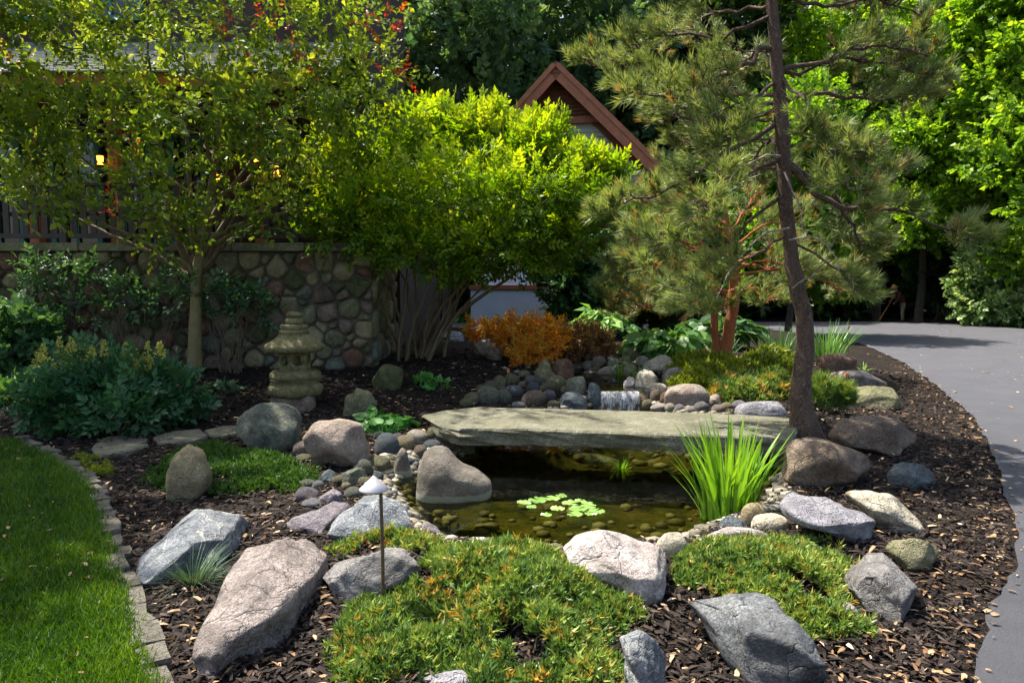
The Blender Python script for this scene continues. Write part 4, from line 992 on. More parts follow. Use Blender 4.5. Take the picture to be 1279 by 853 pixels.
for k in range(6):                                     # hexagon of panels with an oval opening each
    a = math.pi / 3 * k + math.pi / 6 - math.pi / 2; hwid = rr * math.tan(math.pi / 6) * .99
    bm = bmesh.new(); no = 24; fr = []; 
    for yy_ in (0.0, .03):
        outer, inn = [], []
        for q in range(no):
            t = 2 * math.pi * q / no; c, s_ = math.cos(t), math.sin(t); m_ = max(abs(c), abs(s_))
            outer.append(bm.verts.new((c / m_ * hwid, yy_, hh / 2 + s_ / m_ * hh / 2)))
            inn.append(bm.verts.new((c * hwid * .74, yy_, hh * .56 + s_ * hh * .25)))
        fr.append((outer, inn))
    for q in range(no):
        q2 = (q + 1) % no
        bm.faces.new((fr[0][0][q], fr[0][0][q2], fr[0][1][q2], fr[0][1][q])); bm.faces.new((fr[1][0][q2], fr[1][0][q], fr[1][1][q], fr[1][1][q2]))
        bm.faces.new((fr[0][1][q], fr[0][1][q2], fr[1][1][q2], fr[1][1][q]))
    bmesh.ops.recalc_face_normals(bm, faces=bm.faces[:])
    o = link('side_panel', bm_mesh('side_panel', bm, ROCK['lantern']), lb, (math.cos(a) * rr, math.sin(a) * rr, 0), (0, 0, a + math.pi / 2)); 
    o.location = (math.cos(a) * rr, math.sin(a) * rr, 0)
lpart('box_sill', [(0, 27), (19, 27), (19.5, 30), (18, 31.5), (0, 31.6)], 6)
lpart('roof', [(0, 50), (30, 50.5), (35, 53), (36, 57), (34.5, 59.5), (30, 63), (24, 67), (19, 71), (18, 73), (0, 73)], 112, lobes=28, amp=.022)
for k, (r1, z0, h) in enumerate([(18.5, 72.5, 6.0), (17, 78.3, 6.5)]): lpart('tier', [(0, z0), (r1 * .93, z0), (r1, z0 + 1), (r1, z0 + h - 1.5), (r1 * .9, z0 + h), (0, z0 + h)], 20)
lpart('finial', [(0, 84.5), (9.5, 84.6), (11.3, 87), (11, 91), (8.5, 93.2), (0, 93.3)], 18)
lpart('finial_top', [(0, 93), (8, 93.2), (10, 95.5), (9, 98.5), (5, 100.5), (0, 101)], 18)
lpart('core', [(0, 27), (3.5, 27), (3.5, 50), (0, 50)], 10)

# ================================================================== path light
g = on_ground(479, 770); u = g[1] / F
pl = thing('path_light', 'slender garden path light with a silver cone cap', 'garden light', (g[0], g[1], g[2]))
capz = float(at_y(468, 611, g[1])[2]) - g[2]; tip = float(at_y(468, 594, g[1])[2]) - g[2]; r = 18.5 * u
tl = -11 * u
link('stake', np_mesh('stake', *tubes([([(0, 0, -.12), (0, 0, capz * .5), (-.004, 0, capz - .005)], [.0085, .0085, .0085])], 10), M['stake'], smooth=True), pl)
c = link('cone_cap', np_mesh('cone_cap', *lathe([(.001, tip - capz), (r * .12, (tip - capz) * .93), (r * .55, (tip - capz) * .48), (r, 0.004), (r * 1.0, -.003), (r * .96, -.003), (r * .5, (tip - capz) * .4), (.002, (tip - capz) * .8)], 40), M['cap_metal'], smooth=True), pl, (tl * .9, 0, capz))
link('socket', np_mesh('socket', *lathe([(0, -.02), (.018, -.02), (.018, .03), (0, .03)], 12), M['stake'], smooth=True), pl, (tl * .35, 0, capz + .0))
# slim stakes
for px, y0, y1, lb in [(635, 465, 492, 'thin dark spotlight stake beside the brown boulder and orange maple'), (1059, 409, 442, 'thin orange-tipped driveway marker stake by the dark green blades'), (1056, 470, 500, 'thin dark marker stake in front of the rusty boulder')]:
    g = on_ground(px, y1); h = (y1 - y0) * g[1] / F
    t = thing('marker_stake', lb, 'stake', g)
    link('rod', np_mesh('rod', *tubes([([(0, 0, -.1), (.004, 0, h * .5), (0, 0, h)], [.008] * 3)], 6), M['stake']), t)
    link('tip', np_mesh('tip', *lathe([(0, h - .005), (.018, h), (.018, h + .05), (0, h + .055)], 8), M['cedar']), t)

# ================================================================== gardener with a rake, far down the drive
def person():
    fy = 33.0; gp_ = at_y(1127, 403, fy); base = Vector((gp_[0], fy, gz(gp_[0], fy)))
    J = {'pel': (0, 0, .86, .15), 'sp': (-.10, -.02, 1.05, .15), 'ch': (-.24, -.03, 1.26, .165), 'nk': (-.36, -.03, 1.40, .06), 'hd': (-.43, -.03, 1.50, .10), 'ht': (-.47, -.03, 1.60, .085),
         'hl': (.0, .10, .82, .10), 'kl': (.06, .12, .46, .075), 'al': (.10, .13, .08, .05), 'fl': (-.06, .13, .04, .045), 'hr': (.0, -.10, .82, .10), 'kr': (-.10, -.12, .46, .075), 'ar': (-.08, -.13, .08, .05), 'fr': (-.24, -.13, .04, .045),
         'shl': (-.26, .17, 1.32, .065), 'el': (-.40, .20, 1.06, .05), 'wl': (-.58, .10, .92, .035), 'ul': (-.64, .07, .90, .03), 'shr': (-.26, -.20, 1.32, .065), 'er': (-.34, -.22, 1.05, .05), 'wr': (-.46, -.12, .86, .035), 'ur': (-.51, -.09, .83, .03)}
    E = [('pel', 'sp'), ('sp', 'ch'), ('ch', 'nk'), ('nk', 'hd'), ('hd', 'ht'), ('pel', 'hl'), ('hl', 'kl'), ('kl', 'al'), ('al', 'fl'), ('pel', 'hr'), ('hr', 'kr'), ('kr', 'ar'), ('ar', 'fr'), ('ch', 'shl'), ('shl', 'el'), ('el', 'wl'), ('wl', 'ul'), ('ch', 'shr'), ('shr', 'er'), ('er', 'wr'), ('wr', 'ur')]
    K = list(J); me = bpy.data.meshes.new('person'); me.from_pydata([J[k][:3] for k in K], [(K.index(a), K.index(b)) for a, b in E], [])
    o = link('person', me, None, base)
    sk = o.modifiers.new('Skin', 'SKIN')
    for k, v in zip(K, me.skin_vertices[0].data): v.radius = (J[k][3], J[k][3]); v.use_root = (k == 'pel')
    o.modifiers.new('Sub', 'SUBSURF').levels = 2; o.modifiers['Sub'].render_levels = 2
    m, t, b, out = mat_new('work_clothes'); v = objvec(t, False); sx = t.nodes.new('ShaderNodeSeparateXYZ'); t.links.new(v, sx.inputs[0])
    col = ramp(t, maths(t, 'MULTIPLY', sx.outputs[2], 1 / 1.7), [(0.0, (.05, .04, .03)), (.06, (.30, .24, .16)), (.505, (.30, .24, .16)), (.51, (.10, .03, .03)), (.83, (.10, .03, .03)), (.84, (.40, .24, .17))])
    col.node.color_ramp.interpolation = 'CONSTANT'; t.links.new(col, b.inputs['Base Color']); b.inputs['Roughness'].default_value = .9; me.materials.append(m)
    tag(o, 'person in khaki trousers and dark top bending over a rake', 'person')
    hat = link('hat', np_mesh('hat', *lathe([(0, .12), (.07, .12), (.10, .06), (.11, .02), (.19, -.01), (.19, -.02), (.10, -.01)], 18), plain('straw_hat', (.50, .26, .08), .9, .2), smooth=True), o, (-.46, -.03, 1.58), (0, -.25, 0))
    rk = thing('garden_rake', 'long-handled rake held by the bending person', 'rake', base + Vector((-1.25, -.25, 0)))
    link('handle', np_mesh('handle', *tubes([([(.05, 0, .06), (.55, .22, .72), (.92, .40, 1.22)], [.018] * 3)], 6), M['cedar']), rk)
    link('head', np_mesh('head', *tubes([([(.02, -.2, .06), (.05, 0, .07), (.08, .2, .06)], [.02] * 3)], 5), M['stake']), rk)
    for k in range(8): link('tine', np_mesh('tine', *tubes([([(.02 + k * .007, -.2 + k * .057, .06), (0.0, -.2 + k * .057, .0)], [.008, .005])], 4), M['stake']), rk)
person()

# ================================================================== trees
SP_ALT = [spray(7, leaf4(.30), .13, .30, 50, False, k, .05) for k in range(3)]
SP_OPP = [spray(4, leaf4(.26, .06), .17, .30, 58, True, 10 + k, .12, .18) for k in range(3)]
SP_BIG = [spray(3, leaf4(.36), .22, .42, 55, True, 20 + k, .0, .3) for k in range(3)]
SP_MAPLE = [spray(4, leaf4(.42, .06, .2), .18, .30, 62, True, 30 + k, -.1, .3) for k in range(3)]
def px_clump(px, py, Yv, rx, ry, dep=1.0, share=1.0):
    c = at_y(px, py, Yv); s = Yv / F; return (c, (rx * s, (rx + ry) / 2 * s * dep, ry * s), share)
def px_trunk(pts, Yv=None):
    out = []
    for p in pts:
        yv = p[3] if len(p) > 3 else Yv; c = at_y(p[0], p[1], yv); out.append((*c, p[2] * yv / F / 2))
    return out
# --- small tree in front of the stone wall
b = on_ground(243, 466); by = b[1]
lt_cl = [px_clump(*a) for a in [(50, 50, by - .6, 85, 55), (160, 30, by, 95, 55), (285, 35, by - .5, 95, 65), (400, 55, by - .2, 80, 65), (455, 120, by + .1, 55, 60), (350, 135, by - .8, 85, 45), (225, 130, by - 1.2, 95, 42),
                                (100, 150, by - 1.0, 95, 38), (15, 170, by - .8, 60, 55), (45, 245, by - 1.3, 70, 24, 1, .5), (165, 240, by - 1.2, 60, 30, 1, .5), (285, 205, by - .2, 75, 40, 1, .55), (395, 195, by + .2, 60, 50, 1, .8),
                                (205, 280, by - .9, 42, 20, 1, .4), (325, 265, by - .3, 48, 24, 1, .4), (420, 255, by + .3, 48, 40, 1, .7), (90, -50, by, 110, 60), (260, -70, by + .2, 120, 70), (420, -40, by, 90, 60), (0, -30, by - .5, 70, 60),
                                (250, 165, by + .8, 150, 50, .7, .35), (110, 95, by + .8, 120, 60, .7, .6), (330, -150, by - .2, 130, 70, 1, .6), (160, -170, by, 130, 80, 1, .6), (280, -260, by, 150, 90, 1, .6)]]
lt = tree('ornamental_tree', 'slender tree with flaky tan bark and olive leaves before the stone wall', 'tree', None, b,
          [(*b - np.array([0, 0, .1]), .13)] + px_trunk([(244, 445, 17), (245, 400, 15), (243, 350, 13), (250, 310, 11), (262, 250, 9), (272, 180, 7), (278, 90, 6), (280, -20, 4)], by),
          lt_cl, SP_ALT, 125, .38, L['left'], M['bark_tan'], 10, .55, 4, up=.3, out=.8, rb=.5, pw=.5, flat=.35)
stems = []
for p in [[(243, 352), (270, 300), (300, 240), (335, 190), (360, 140)], [(243, 350), (225, 300), (200, 250), (170, 200), (150, 150)], [(244, 348), (260, 270), (300, 225), (350, 150), (400, 100)], [(243, 348), (215, 290), (205, 210), (190, 120), (185, 40)],
          [(244, 346), (240, 260), (232, 160), (230, 60)], [(245, 345), (275, 310), (292, 270), (300, 235)], [(243, 352), (262, 330), (285, 300), (330, 275)], [(243, 350), (200, 320), (130, 290), (80, 262)]]:
    pts = rough_path([at_y(x, y, by + (k * .12 - .3 * (x < 243) * k * .3)) for k, (x, y) in enumerate(p)], 12, .012); stems.append((pts, np.linspace(.048, .012, 12)))
V, Fq = tubes(stems, 6); link('limb', np_mesh('limb', V, Fq, M['stem_brown'], smooth=True, origin=b), lt)
red = []
for (px, py, rx, n) in [(478, 18, 34, 12), (488, 75, 26, 7), (350, 60, 45, 8), (300, 48, 35, 6), (5, 20, 20, 6), (8, 78, 20, 6), (380, 78, 20, 6), (495, 25, 16, 3), (140, 262, 14, 3), (180, 205, 12, 3), (370, 70, 12, 4)]:
    c = at_y(px, py, by - .3 if px > 100 else by - 1); red.append(clump_sprays(SP_ALT, c, np.array([rx, 25, rx]) * by / F, n, .24, rb=.4))
V, Fc, R = join(red); link('red_leaves', np_mesh('red_leaves', V, Fc, L['red'], R, origin=b), lt)

# --- lime green multi-stemmed shrub
b = on_ground(519, 447); sy = b[1]
sh = thing('lime_shrub', 'broad multi-stemmed shrub with bright lime leaf tips beyond the wall end', 'shrub', b)
cl = [px_clump(*a) for a in [(425, 225, sy - .2, 50, 45), (480, 190, sy, 45, 36), (535, 165, sy + .2, 40, 30), (590, 178, sy, 42, 30), (612, 160, sy + .2, 24, 22, 1, .5), (650, 190, sy - .2, 42, 26), (682, 172, sy + .1, 26, 22, 1, .5), (715, 212, sy - .2, 40, 20), (755, 222, sy - .3, 26, 13, 1, .6),
                             (470, 260, sy - .9, 75, 45), (560, 235, sy - 1.1, 80, 50), (645, 240, sy - 1.0, 75, 45), (710, 250, sy - .6, 55, 35), (430, 290, sy - .8, 50, 35, 1, .8), (520, 305, sy - 1.1, 75, 30), (610, 305, sy - 1.0, 75, 28),
                             (690, 300, sy - .6, 55, 28), (560, 220, sy + 1.0, 110, 40, .6), (660, 230, sy + .9, 80, 35, .6), (480, 235, sy + .9, 70, 45, .6), (580, 270, sy + .8, 130, 45, .6), (400, 250, sy + .2, 40, 40, 1, .7), (575, 330, sy - .7, 60, 18, 1, .5), (650, 325, sy - .5, 60, 18, 1, .5)]]
stems = []; 
for k in range(16):
    c, Rr = cl[k % len(cl)][:2]; e_ = np.asarray(c) + sph(1)[0] * np.asarray(Rr) * .6
    a = b + np.array([rs.randn() * .16, rs.randn() * .12, -.1]); mid = a + (e_ - a) * .45 + np.array([0, 0, .35 * rs.rand() * (1.2 if k % 2 else .2)]); mid[:2] = a[:2] + (e_ - a)[:2] * (.28 + .12 * rs.rand())
    stems.append((rough_path([a, a + (mid - a) * .5 + [0, 0, .1], mid, e_], 12, .022), np.linspace(.026 + .018 * rs.rand(), .006, 12)))
stems.append((rough_path([b + [.1, 0, -.1], at_y(545, 412, sy), at_y(580, 385, sy), at_y(640, 345, sy - .2), at_y(690, 300, sy - .3)], 12, .012), np.linspace(.06, .01, 12)))
V, Fq = tubes(stems, 7); link('stems', np_mesh('stems', V, Fq, M['stem_brown'], smooth=True, origin=b), sh)
tw = []
for c, Rr, *_ in cl:
    for _k in range(9): tw.append((bez(np.asarray(c) - [0, 0, Rr[2] * .8], np.asarray(c) + sph(1)[0] * Rr * .9, .05, 5, .05), np.linspace(.008, .003, 5)))
V, Fq = tubes(tw, 4); link('twigs', np_mesh('twigs', V, Fq, M['twig'], origin=b), sh)
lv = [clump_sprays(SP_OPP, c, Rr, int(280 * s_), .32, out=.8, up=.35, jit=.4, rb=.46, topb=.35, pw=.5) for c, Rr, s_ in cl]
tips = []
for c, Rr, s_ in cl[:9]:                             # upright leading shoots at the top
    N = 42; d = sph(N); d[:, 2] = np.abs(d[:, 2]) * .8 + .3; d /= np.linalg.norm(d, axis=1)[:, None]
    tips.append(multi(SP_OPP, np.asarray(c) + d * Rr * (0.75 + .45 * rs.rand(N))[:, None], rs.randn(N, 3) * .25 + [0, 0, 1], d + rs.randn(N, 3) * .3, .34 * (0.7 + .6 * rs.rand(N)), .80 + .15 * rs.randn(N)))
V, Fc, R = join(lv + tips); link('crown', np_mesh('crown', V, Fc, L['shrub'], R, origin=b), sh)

# --- pines
TUFT = [tuft(28, 62, .021, k, .5) for k in range(4)]
def pine_crown(t, base, branches, size, brown=.06, ntw=11, ntf=9, twl=.42, dens=1.0, bark=None):
    br, P_, D_, R_ = [], [], [], []
    for pts, r0 in branches:
        p = rough_path(pts, 14, .012 * np.linalg.norm(np.asarray(pts[-1]) - np.asarray(pts[0]))); br.append((p, np.linspace(r0, .006, 14)))
        ax = p[-1] - p[0]; LN = np.linalg.norm(ax); ax /= LN
        nt_ = max(4, int(ntw * LN * dens))
        for k in range(nt_):
            f = .25 + .75 * rs.rand() ** .75; i = f * 13; i0 = min(int(i), 12); o = p[i0] + (p[i0 + 1] - p[i0]) * (i - i0)
            side = np.cross(ax, [0, 0, 1.0]) * (1 if rs.rand() < .5 else -1)
            dv = ax * .55 + side * (.35 + .6 * rs.rand()) + np.array([0, 0, .25 * rs.randn() + .05]); dv /= np.linalg.norm(dv)
            l = twl * (.5 + .8 * rs.rand()) * (1.15 - .55 * f); e_ = o + dv * l + [0, 0, .12 * l]
            br.append((bez(o, e_, .02, 5, .04), np.linspace(.009, .003, 5)))
            for q in range(ntf):
                h = .35 + .65 * rs.rand(); off = sph(1)[0] * .09 * l * 2
                P_.append(o + (e_ - o) * h + off); D_.append(dv * .7 + off * 4 + [0, 0, .55] + rs.randn(3) * .25); R_.append((.38 + .17 * rs.randn() + .12 * h) if rs.rand() > brown else 1.0)
    V, Fq = tubes(br, 5); link('branches', np_mesh('branches', V, Fq, bark, smooth=True, origin=base), t)
    P_ = np.array(P_); D_ = np.array(D_); R_ = np.array(R_); R_ = np.where(R_ < .99, np.clip(R_, 0, .74), 1.0)
    V, Fc, R = multi(TUFT, P_, D_, rs.randn(len(P_), 3), size * (.75 + .5 * rs.rand(len(P_))), R_)
    R = np.where(np.repeat(True, len(R)), R, R); link('needles', np_mesh('needles', V, Fc, L['pine'], R, origin=base), t)
b = on_ground(1004, 546); py_ = b[1]
pine = thing('pine_tree', 'tall leaning pine with rough dark trunk at the end of the slab bridge', 'tree', b)
tk = [(1012, 568, 60), (1008, 548, 44), (1000, 515, 29), (1001, 470, 24), (1008, 425, 22), (1003, 382, 20), (991, 345, 19), (986, 297, 16), (980, 238, 18), (977, 170, 18), (972, 102, 15), (967, 34, 14), (960, -40, 12), (950, -150, 9), (945, -280, 6), (942, -400, 2)]
tp = px_trunk(tk, py_); P = rough_path(np.array(tp)[:, :3], 46, .005); R = np.interp(np.linspace(0, len(tp) - 1, 46), np.arange(len(tp)), np.array(tp)[:, 3])
V, Fq = tubes([(P, R)], 14)
link('trunk', np_mesh('trunk', V, Fq, M['bark_pine'], smooth=True, origin=b), pine)
def on_trunk(py): return at_y(np.interp(py, [a[1] for a in tk[::-1]], [a[0] for a in tk[::-1]]), py, py_)
B = []
for pts, dy, r0 in [([(968, 60), (905, 92), (850, 120), (790, 118)], -.6, .026), ([(975, 132), (930, 155), (880, 165), (820, 125), (765, 100)], .7, .028), ([(974, 128), (900, 140), (830, 90), (735, 82)], 1.3, .026), ([(978, 195), (930, 215), (870, 240), (845, 300), (800, 330)], -.7, .026), ([(975, 150), (890, 205), (860, 225), (800, 250), (745, 262)], -.2, .028),
                    ([(981, 205), (1040, 252), (1110, 262), (1180, 285), (1228, 296)], -.4, .034), ([(981, 200), (1045, 245), (1070, 290), (1075, 325)], .7, .026), ([(968, 95), (1040, 70), (1100, 55), (1160, 70)], -.3, .028), ([(970, 120), (1040, 120), (1110, 130), (1160, 110)], .6, .026),
                    ([(985, 300), (1030, 325), (1055, 345), (1068, 360)], -.3, .014), ([(975, 160), (1030, 175), (1080, 200), (1120, 230)], -.9, .022), ([(963, 20), (900, 50), (840, 40), (780, 60)], .3, .022), ([(961, -10), (1020, 10), (1090, -5), (1150, 20)], .2, .024), ([(978, 240), (930, 280), (890, 330), (840, 370)], .3, .020),
                    ([(958, -40), (900, -20), (830, -10)], -.5, .022), ([(957, -60), (1030, -40), (1090, -40)], .8, .022), ([(985, 290), (940, 320), (900, 350), (860, 380)], -.5, .014), ([(972, 90), (1010, 130), (1040, 180), (1060, 240)], -1.1, .02), ([(972, 100), (930, 130), (900, 190), (880, 260)], -1.2, .02)]:
    B.append(([at_y(x, y, py_ + dy * k / (len(pts) - 1)) for k, (x, y) in enumerate(pts)], r0))
for k in range(22):                                  # the rest of the whorls, up beyond the frame and to the back
    pyv = 150 - 24 * k if k > 5 else 60 + 30 * k; o = on_trunk(pyv); a = k * 2.4 + .3; Lk = max(.5, 2.2 - .07 * k) if k > 5 else 1.6
    if k <= 5: a = math.pi / 2 + rs.randn() * .7
    dv = np.array([math.cos(a), math.sin(a), .05]); B.append(([o, o + dv * Lk * .5 + [0, 0, .12], o + dv * Lk + [0, 0, -.05]], .022))
pine_crown(pine, b, B, .19, .05, 12, 7, .36, 1.0, M['bark_pine'])
dead = []
for pts in [[(990, 360), (1010, 345), (1030, 335), (1042, 300)], [(1040, 332), (1060, 340), (1066, 360)], [(985, 300), (1020, 290), (1045, 320), (1050, 345)], [(980, 215), (1000, 260), (1003, 290)], [(985, 285), (960, 290), (930, 310), (905, 345), (895, 372)], [(975, 195), (940, 195), (905, 225), (880, 262), (850, 280)]]:
    q = [at_y(x, y, py_ - .15 - .15 * k) for k, (x, y) in enumerate(pts)]; dead.append((rough_path(q, 9, .01), np.linspace(.011, .003, 9)))
V, Fq = tubes(dead, 4); link('bare_twigs', np_mesh('bare_twigs', V, Fq, plain('grey_dead_twig', (.26, .21, .17), .9, .2, 20, 0), origin=b), pine)
# red barked twin-trunk pine behind
b = on_ground(900, 462); ry = b[1]
rp_ = thing('red_pine', 'bushy low pine with two orange-red trunks above the golden creeper', 'tree', b)
for pts in ([(895, 470, 10), (893, 430, 9), (893, 390, 9), (888, 340, 8), (870, 290, 5)], [(902, 470, 17), (907, 430, 15), (914, 395, 14), (920, 360, 13), (915, 310, 9), (905, 260, 5)]):
    tp = px_trunk(pts, ry); P = rough_path(np.array(tp)[:, :3], 12, .006); R = np.interp(np.linspace(0, len(tp) - 1, 12), np.arange(len(tp)), np.array(tp)[:, 3])
    V, Fq = tubes([(P, R)], 10); link('trunk', np_mesh('trunk', V, Fq, M['bark_red'], smooth=True, origin=b), rp_)
B = []
for k, (x0, y0, x1, y1, dy) in enumerate([(912, 370, 840, 360, -.6), (915, 365, 770, 340, -.3), (918, 350, 740, 310, .3), (915, 340, 800, 290, -.8), (912, 320, 720, 280, .6), (912, 310, 850, 250, -.6), (910, 290, 780, 250, .2), (905, 270, 900, 220, 0), (915, 340, 985, 330, -.5), (918, 330, 1010, 300, .5), (912, 310, 1000, 270, 0),
                                      (920, 358, 960, 380, -.7), (893, 385, 850, 385, .5), (890, 370, 830, 385, -.6), (915, 345, 1040, 345, .6), (910, 300, 950, 240, .4), (890, 350, 760, 375, .9), (918, 360, 900, 395, -.9), (905, 280, 830, 215, .6), (914, 330, 1075, 370, .9), (893, 370, 780, 395, 1.2)]):
    a = at_y(x0, y0, ry); e_ = at_y(x1, y1, ry + dy * 1.3); B.append(([a, (a + e_) / 2 + [0, 0, .12], e_], .026))
pine_crown(rp_, b, B, .24, .12, 10, 6, .5, 1.0, M['bark_red'])

# --- background trees
def bg_tree(label, px, Yv, hgt, r, leaf, seedc, n=16, nper=330, size=.75, zlo=.35, bark='bark_dark', tps=None, trunk_w=.32, group=None, wide=1.0, name='tree', lean=0.0, cs=.34, **kw):
    x = float(at_y(px, 380, Yv)[0]); b = np.array([x, Yv, gz(x, Yv)])
    rr = np.random.RandomState(seedc); cls = []
    for k in range(n):
        f = zlo + (1 - zlo) * (k + .5) / n; prof = math.sin(math.pi * min(1, max(.08, (f - zlo) / (1 - zlo) * .85 + .12))) ** .6
        a = k * 2.4 + rr.rand(); q = r * prof * (.35 + .6 * rr.rand())
        c = b + [math.cos(a) * q * wide + lean * f, math.sin(a) * q, hgt * f]; s_ = r * (cs + .20 * rr.rand()); cls.append((c, (s_ * 1.15, s_, s_ * .75)))
    tr = [(*(b + [0, 0, -.3]), trunk_w), (*(b + [.1, 0, hgt * .25]), trunk_w * .8), (*(b + [lean * .5, .1, hgt * .55]), trunk_w * .55), (*(b + [lean, 0, hgt * .9]), trunk_w * .15)]
    return tree(name, label, 'tree', group, b, tr, cls, tps or SP_BIG, nper, size, L[leaf], M[bark], 8, .42, 4, **kw)
bg_tree('tall blue-green oak rising behind the lime shrub', 560, 33, 19, 6.4, 'oak', 1, 34, 210, .72, .28, rb=.5, cs=.24, flat=.3)
bg_tree('dark leafy tree rising behind the house gable ridge', 735, 37, 20, 6.0, 'oak', 2, 32, 200, .78, .3, rb=.5, cs=.24, flat=.3)
bg_tree('dark tree behind the timber lodge roof', 380, 36, 19, 6.2, 'wood', 3, 18, 130, 1.2, .3)
bg_tree('tall tree behind the lodge chimney side', 130, 38, 20, 6.5, 'wood', 4, 18, 130, 1.2, .3)
bg_tree('dark tree standing between the gable and the leaning pine', 850, 40, 19, 5.6, 'wood', 5, 20, 250, 1.1, .12)
bg_tree('dense green tree rising behind the leaning pine', 985, 44, 19, 5.6, 'wood', 6, 20, 240, 1.1, .1, rb=.55)
bg_tree('bright green maple overhanging the driveway bend', 1095, 37, 18, 4.8, 'bright', 7, 30, 330, .75, .20, cs=.26, tps=SP_MAPLE, rb=.5, trunk_w=.22)
bg_tree('bright green maple leaning over the driveway edge by the pale bush', 1350, 26.4, 15, 4.6, 'bright', 8, 30, 330, .70, .14, tps=SP_MAPLE, rb=.52, trunk_w=.22, lean=-1.0, cs=.26)
bg_tree('tall bright maple between the pale bush and the slim bare trunk', 1215, 29.6, 15.5, 4.2, 'bright', 18, 30, 330, .70, .24, tps=SP_MAPLE, rb=.5, trunk_w=.22, cs=.26)
bg_tree('tall dark maple filling the wood behind the driveway maples', 1190, 43, 22, 7.0, 'wood', 9, 22, 180, .95, .15, rb=.5)
bg_tree('dark wood-edge tree beyond the driveway bend', 1370, 40, 20, 6.0, 'wood', 10, 20, 150, .9, .15, rb=.5)
bg_tree('slim tree with bare pale trunk at the far driveway edge', 1148, 32.5, 13, 3.0, 'wood', 11, 12, 200, .8, .45, bark='bark', trunk_w=.20, rb=.5)
bg_tree('green understorey tree between the pine and the driveway', 985, 22, 7.0, 2.3, 'bright', 12, 16, 260, .46, .22, tps=SP_MAPLE, rb=.25, trunk_w=.12)
bg_tree('small dark tree tucked behind the red-barked pine', 815, 18.5, 2.7, 1.5, 'wood', 13, 12, 200, .45, .16, rb=.55, trunk_w=.12)
bg_tree('small dense tree between the white wall and red-barked pine', 735, 17.0, 2.7, 1.1, 'shade', 14, 12, 180, .36, .16, trunk_w=.08)
# unseen shade tree added outside the frame beside the lawn: its crown shades the lawn and the stone wall
bg_tree('tall unseen shade tree added beside the lawn', -430, 7.1, 10.0, 2.9, 'left', 15, 18, 170, .50, .50, trunk_w=.28, bark='bark')
# wood beyond the drive reads as one mass
N = 7000
xx = rs.uniform(-34, 40, N); yy = rs.uniform(38, 52, N); zz = -.3 + 9.0 * rs.rand(N) ** 1.3
V, Fc, R = multi(SP_BIG, np.stack([xx, yy, zz], 1), rs.randn(N, 3) + [0, 0, .3], rs.randn(N, 3) * .5 + [0, 0, 1], 1.6 * (.7 + .6 * rs.rand(N)), .35 + .2 * rs.randn(N))
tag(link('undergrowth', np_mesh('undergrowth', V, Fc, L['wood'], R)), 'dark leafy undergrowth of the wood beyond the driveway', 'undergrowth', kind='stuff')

# ================================================================== shrubs and plants
def bush(name, label, cat, base, cls, tps, n, size, leaf, stems=8, stemmat=None, group=None, part='leaves', **kw):
    base = np.asarray(base, float); t = thing(name, label, cat, base, 0, group)
    lv, st = [], []
    for cl_ in cls:
        c, Rr = np.asarray(cl_[0], float), np.asarray(cl_[1], float); sh_ = cl_[2] if len(cl_) > 2 else 1
        lv.append(clump_sprays(tps, c, Rr, int(n * sh_), size, **kw))
        for _ in range(stems):
            e_ = c + sph(1)[0] * Rr * .7; a = np.array([base[0] + (c[0] - base[0]) * .4 + rs.randn() * .04, base[1] + (c[1] - base[1]) * .4, gz(base[0], base[1]) - .03]); st.append((bez(a, e_, .03, 6, .03), np.linspace(.009, .003, 6)))
    if stems: V, Fq = tubes(st, 4); link('stems', np_mesh('stems', V, Fq, stemmat or M['twig'], origin=base), t)
    V, Fc, R = join(lv); V[:, 2] = np.maximum(V[:, 2], T(V[:, 0], V[:, 1]) + .004); link(part, np_mesh(part, V, Fc, leaf, R, origin=base), t); return t
def gp_(px, py): return on_ground(px, py)
SP_BUSH = [spray(5, leaf6(.24, .05, .12), .13, .36, 60, False, 40 + k, .15, .3) for k in range(3)]
x = float(at_y(1250, 380, 27.6)[0])
bush('pale_bush', 'pale green bush spilling over the far edge of the driveway', 'bush', (x, 27.8, 0), [px_clump(1232, 382, 27.6, 38, 18), px_clump(1250, 350, 27.9, 42, 24), px_clump(1275, 318, 28.2, 38, 24), px_clump(1212, 352, 28.2, 26, 16), px_clump(1285, 385, 27.2, 34, 20), px_clump(1225, 328, 28.4, 24, 16)], SP_MAPLE, 330, .50, L['bush'], up=.1, rb=.5)
bush('dark_bush', 'dark green bush at the wood edge behind the pale bush', 'bush', (x - 1.5, 33, 0), [(at_y(1185, 345, 33), (1.8, 1, 1.0)), (at_y(1250, 330, 32), (2.2, 1.2, 1.8))], SP_BIG, 420, .6, L['wood'])
# rhododendrons on the wall
for k, (cls, lb) in enumerate([([(62, 372, 42, 30), (95, 345, 32, 25), (110, 390, 40, 18), (45, 340, 22, 18)], 'leafy rhododendron against the wall behind the plumed plant'), ([(160, 385, 42, 16), (205, 378, 38, 20), (225, 350, 28, 18), (150, 360, 26, 16)], 'spreading dark shrub against the wall beside the tan tree trunk'),
                               ([(285, 378, 45, 26), (315, 385, 30, 18), (262, 365, 26, 20)], 'bushy dark shrub against the wall between tree trunk and stone lantern')]):
    g = np.array([at_y(cls[0][0], 430, 10.72)[0], 10.72, 0]); g[2] = gz(g[0], g[1])
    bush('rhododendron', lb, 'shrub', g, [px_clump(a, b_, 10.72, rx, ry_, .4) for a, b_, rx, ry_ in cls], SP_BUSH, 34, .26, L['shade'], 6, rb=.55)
SP_HYD = [spray(2, leaf6(.40, .04, .15), .30, .55, 60, True, 50 + k, .0, .2) for k in range(2)]
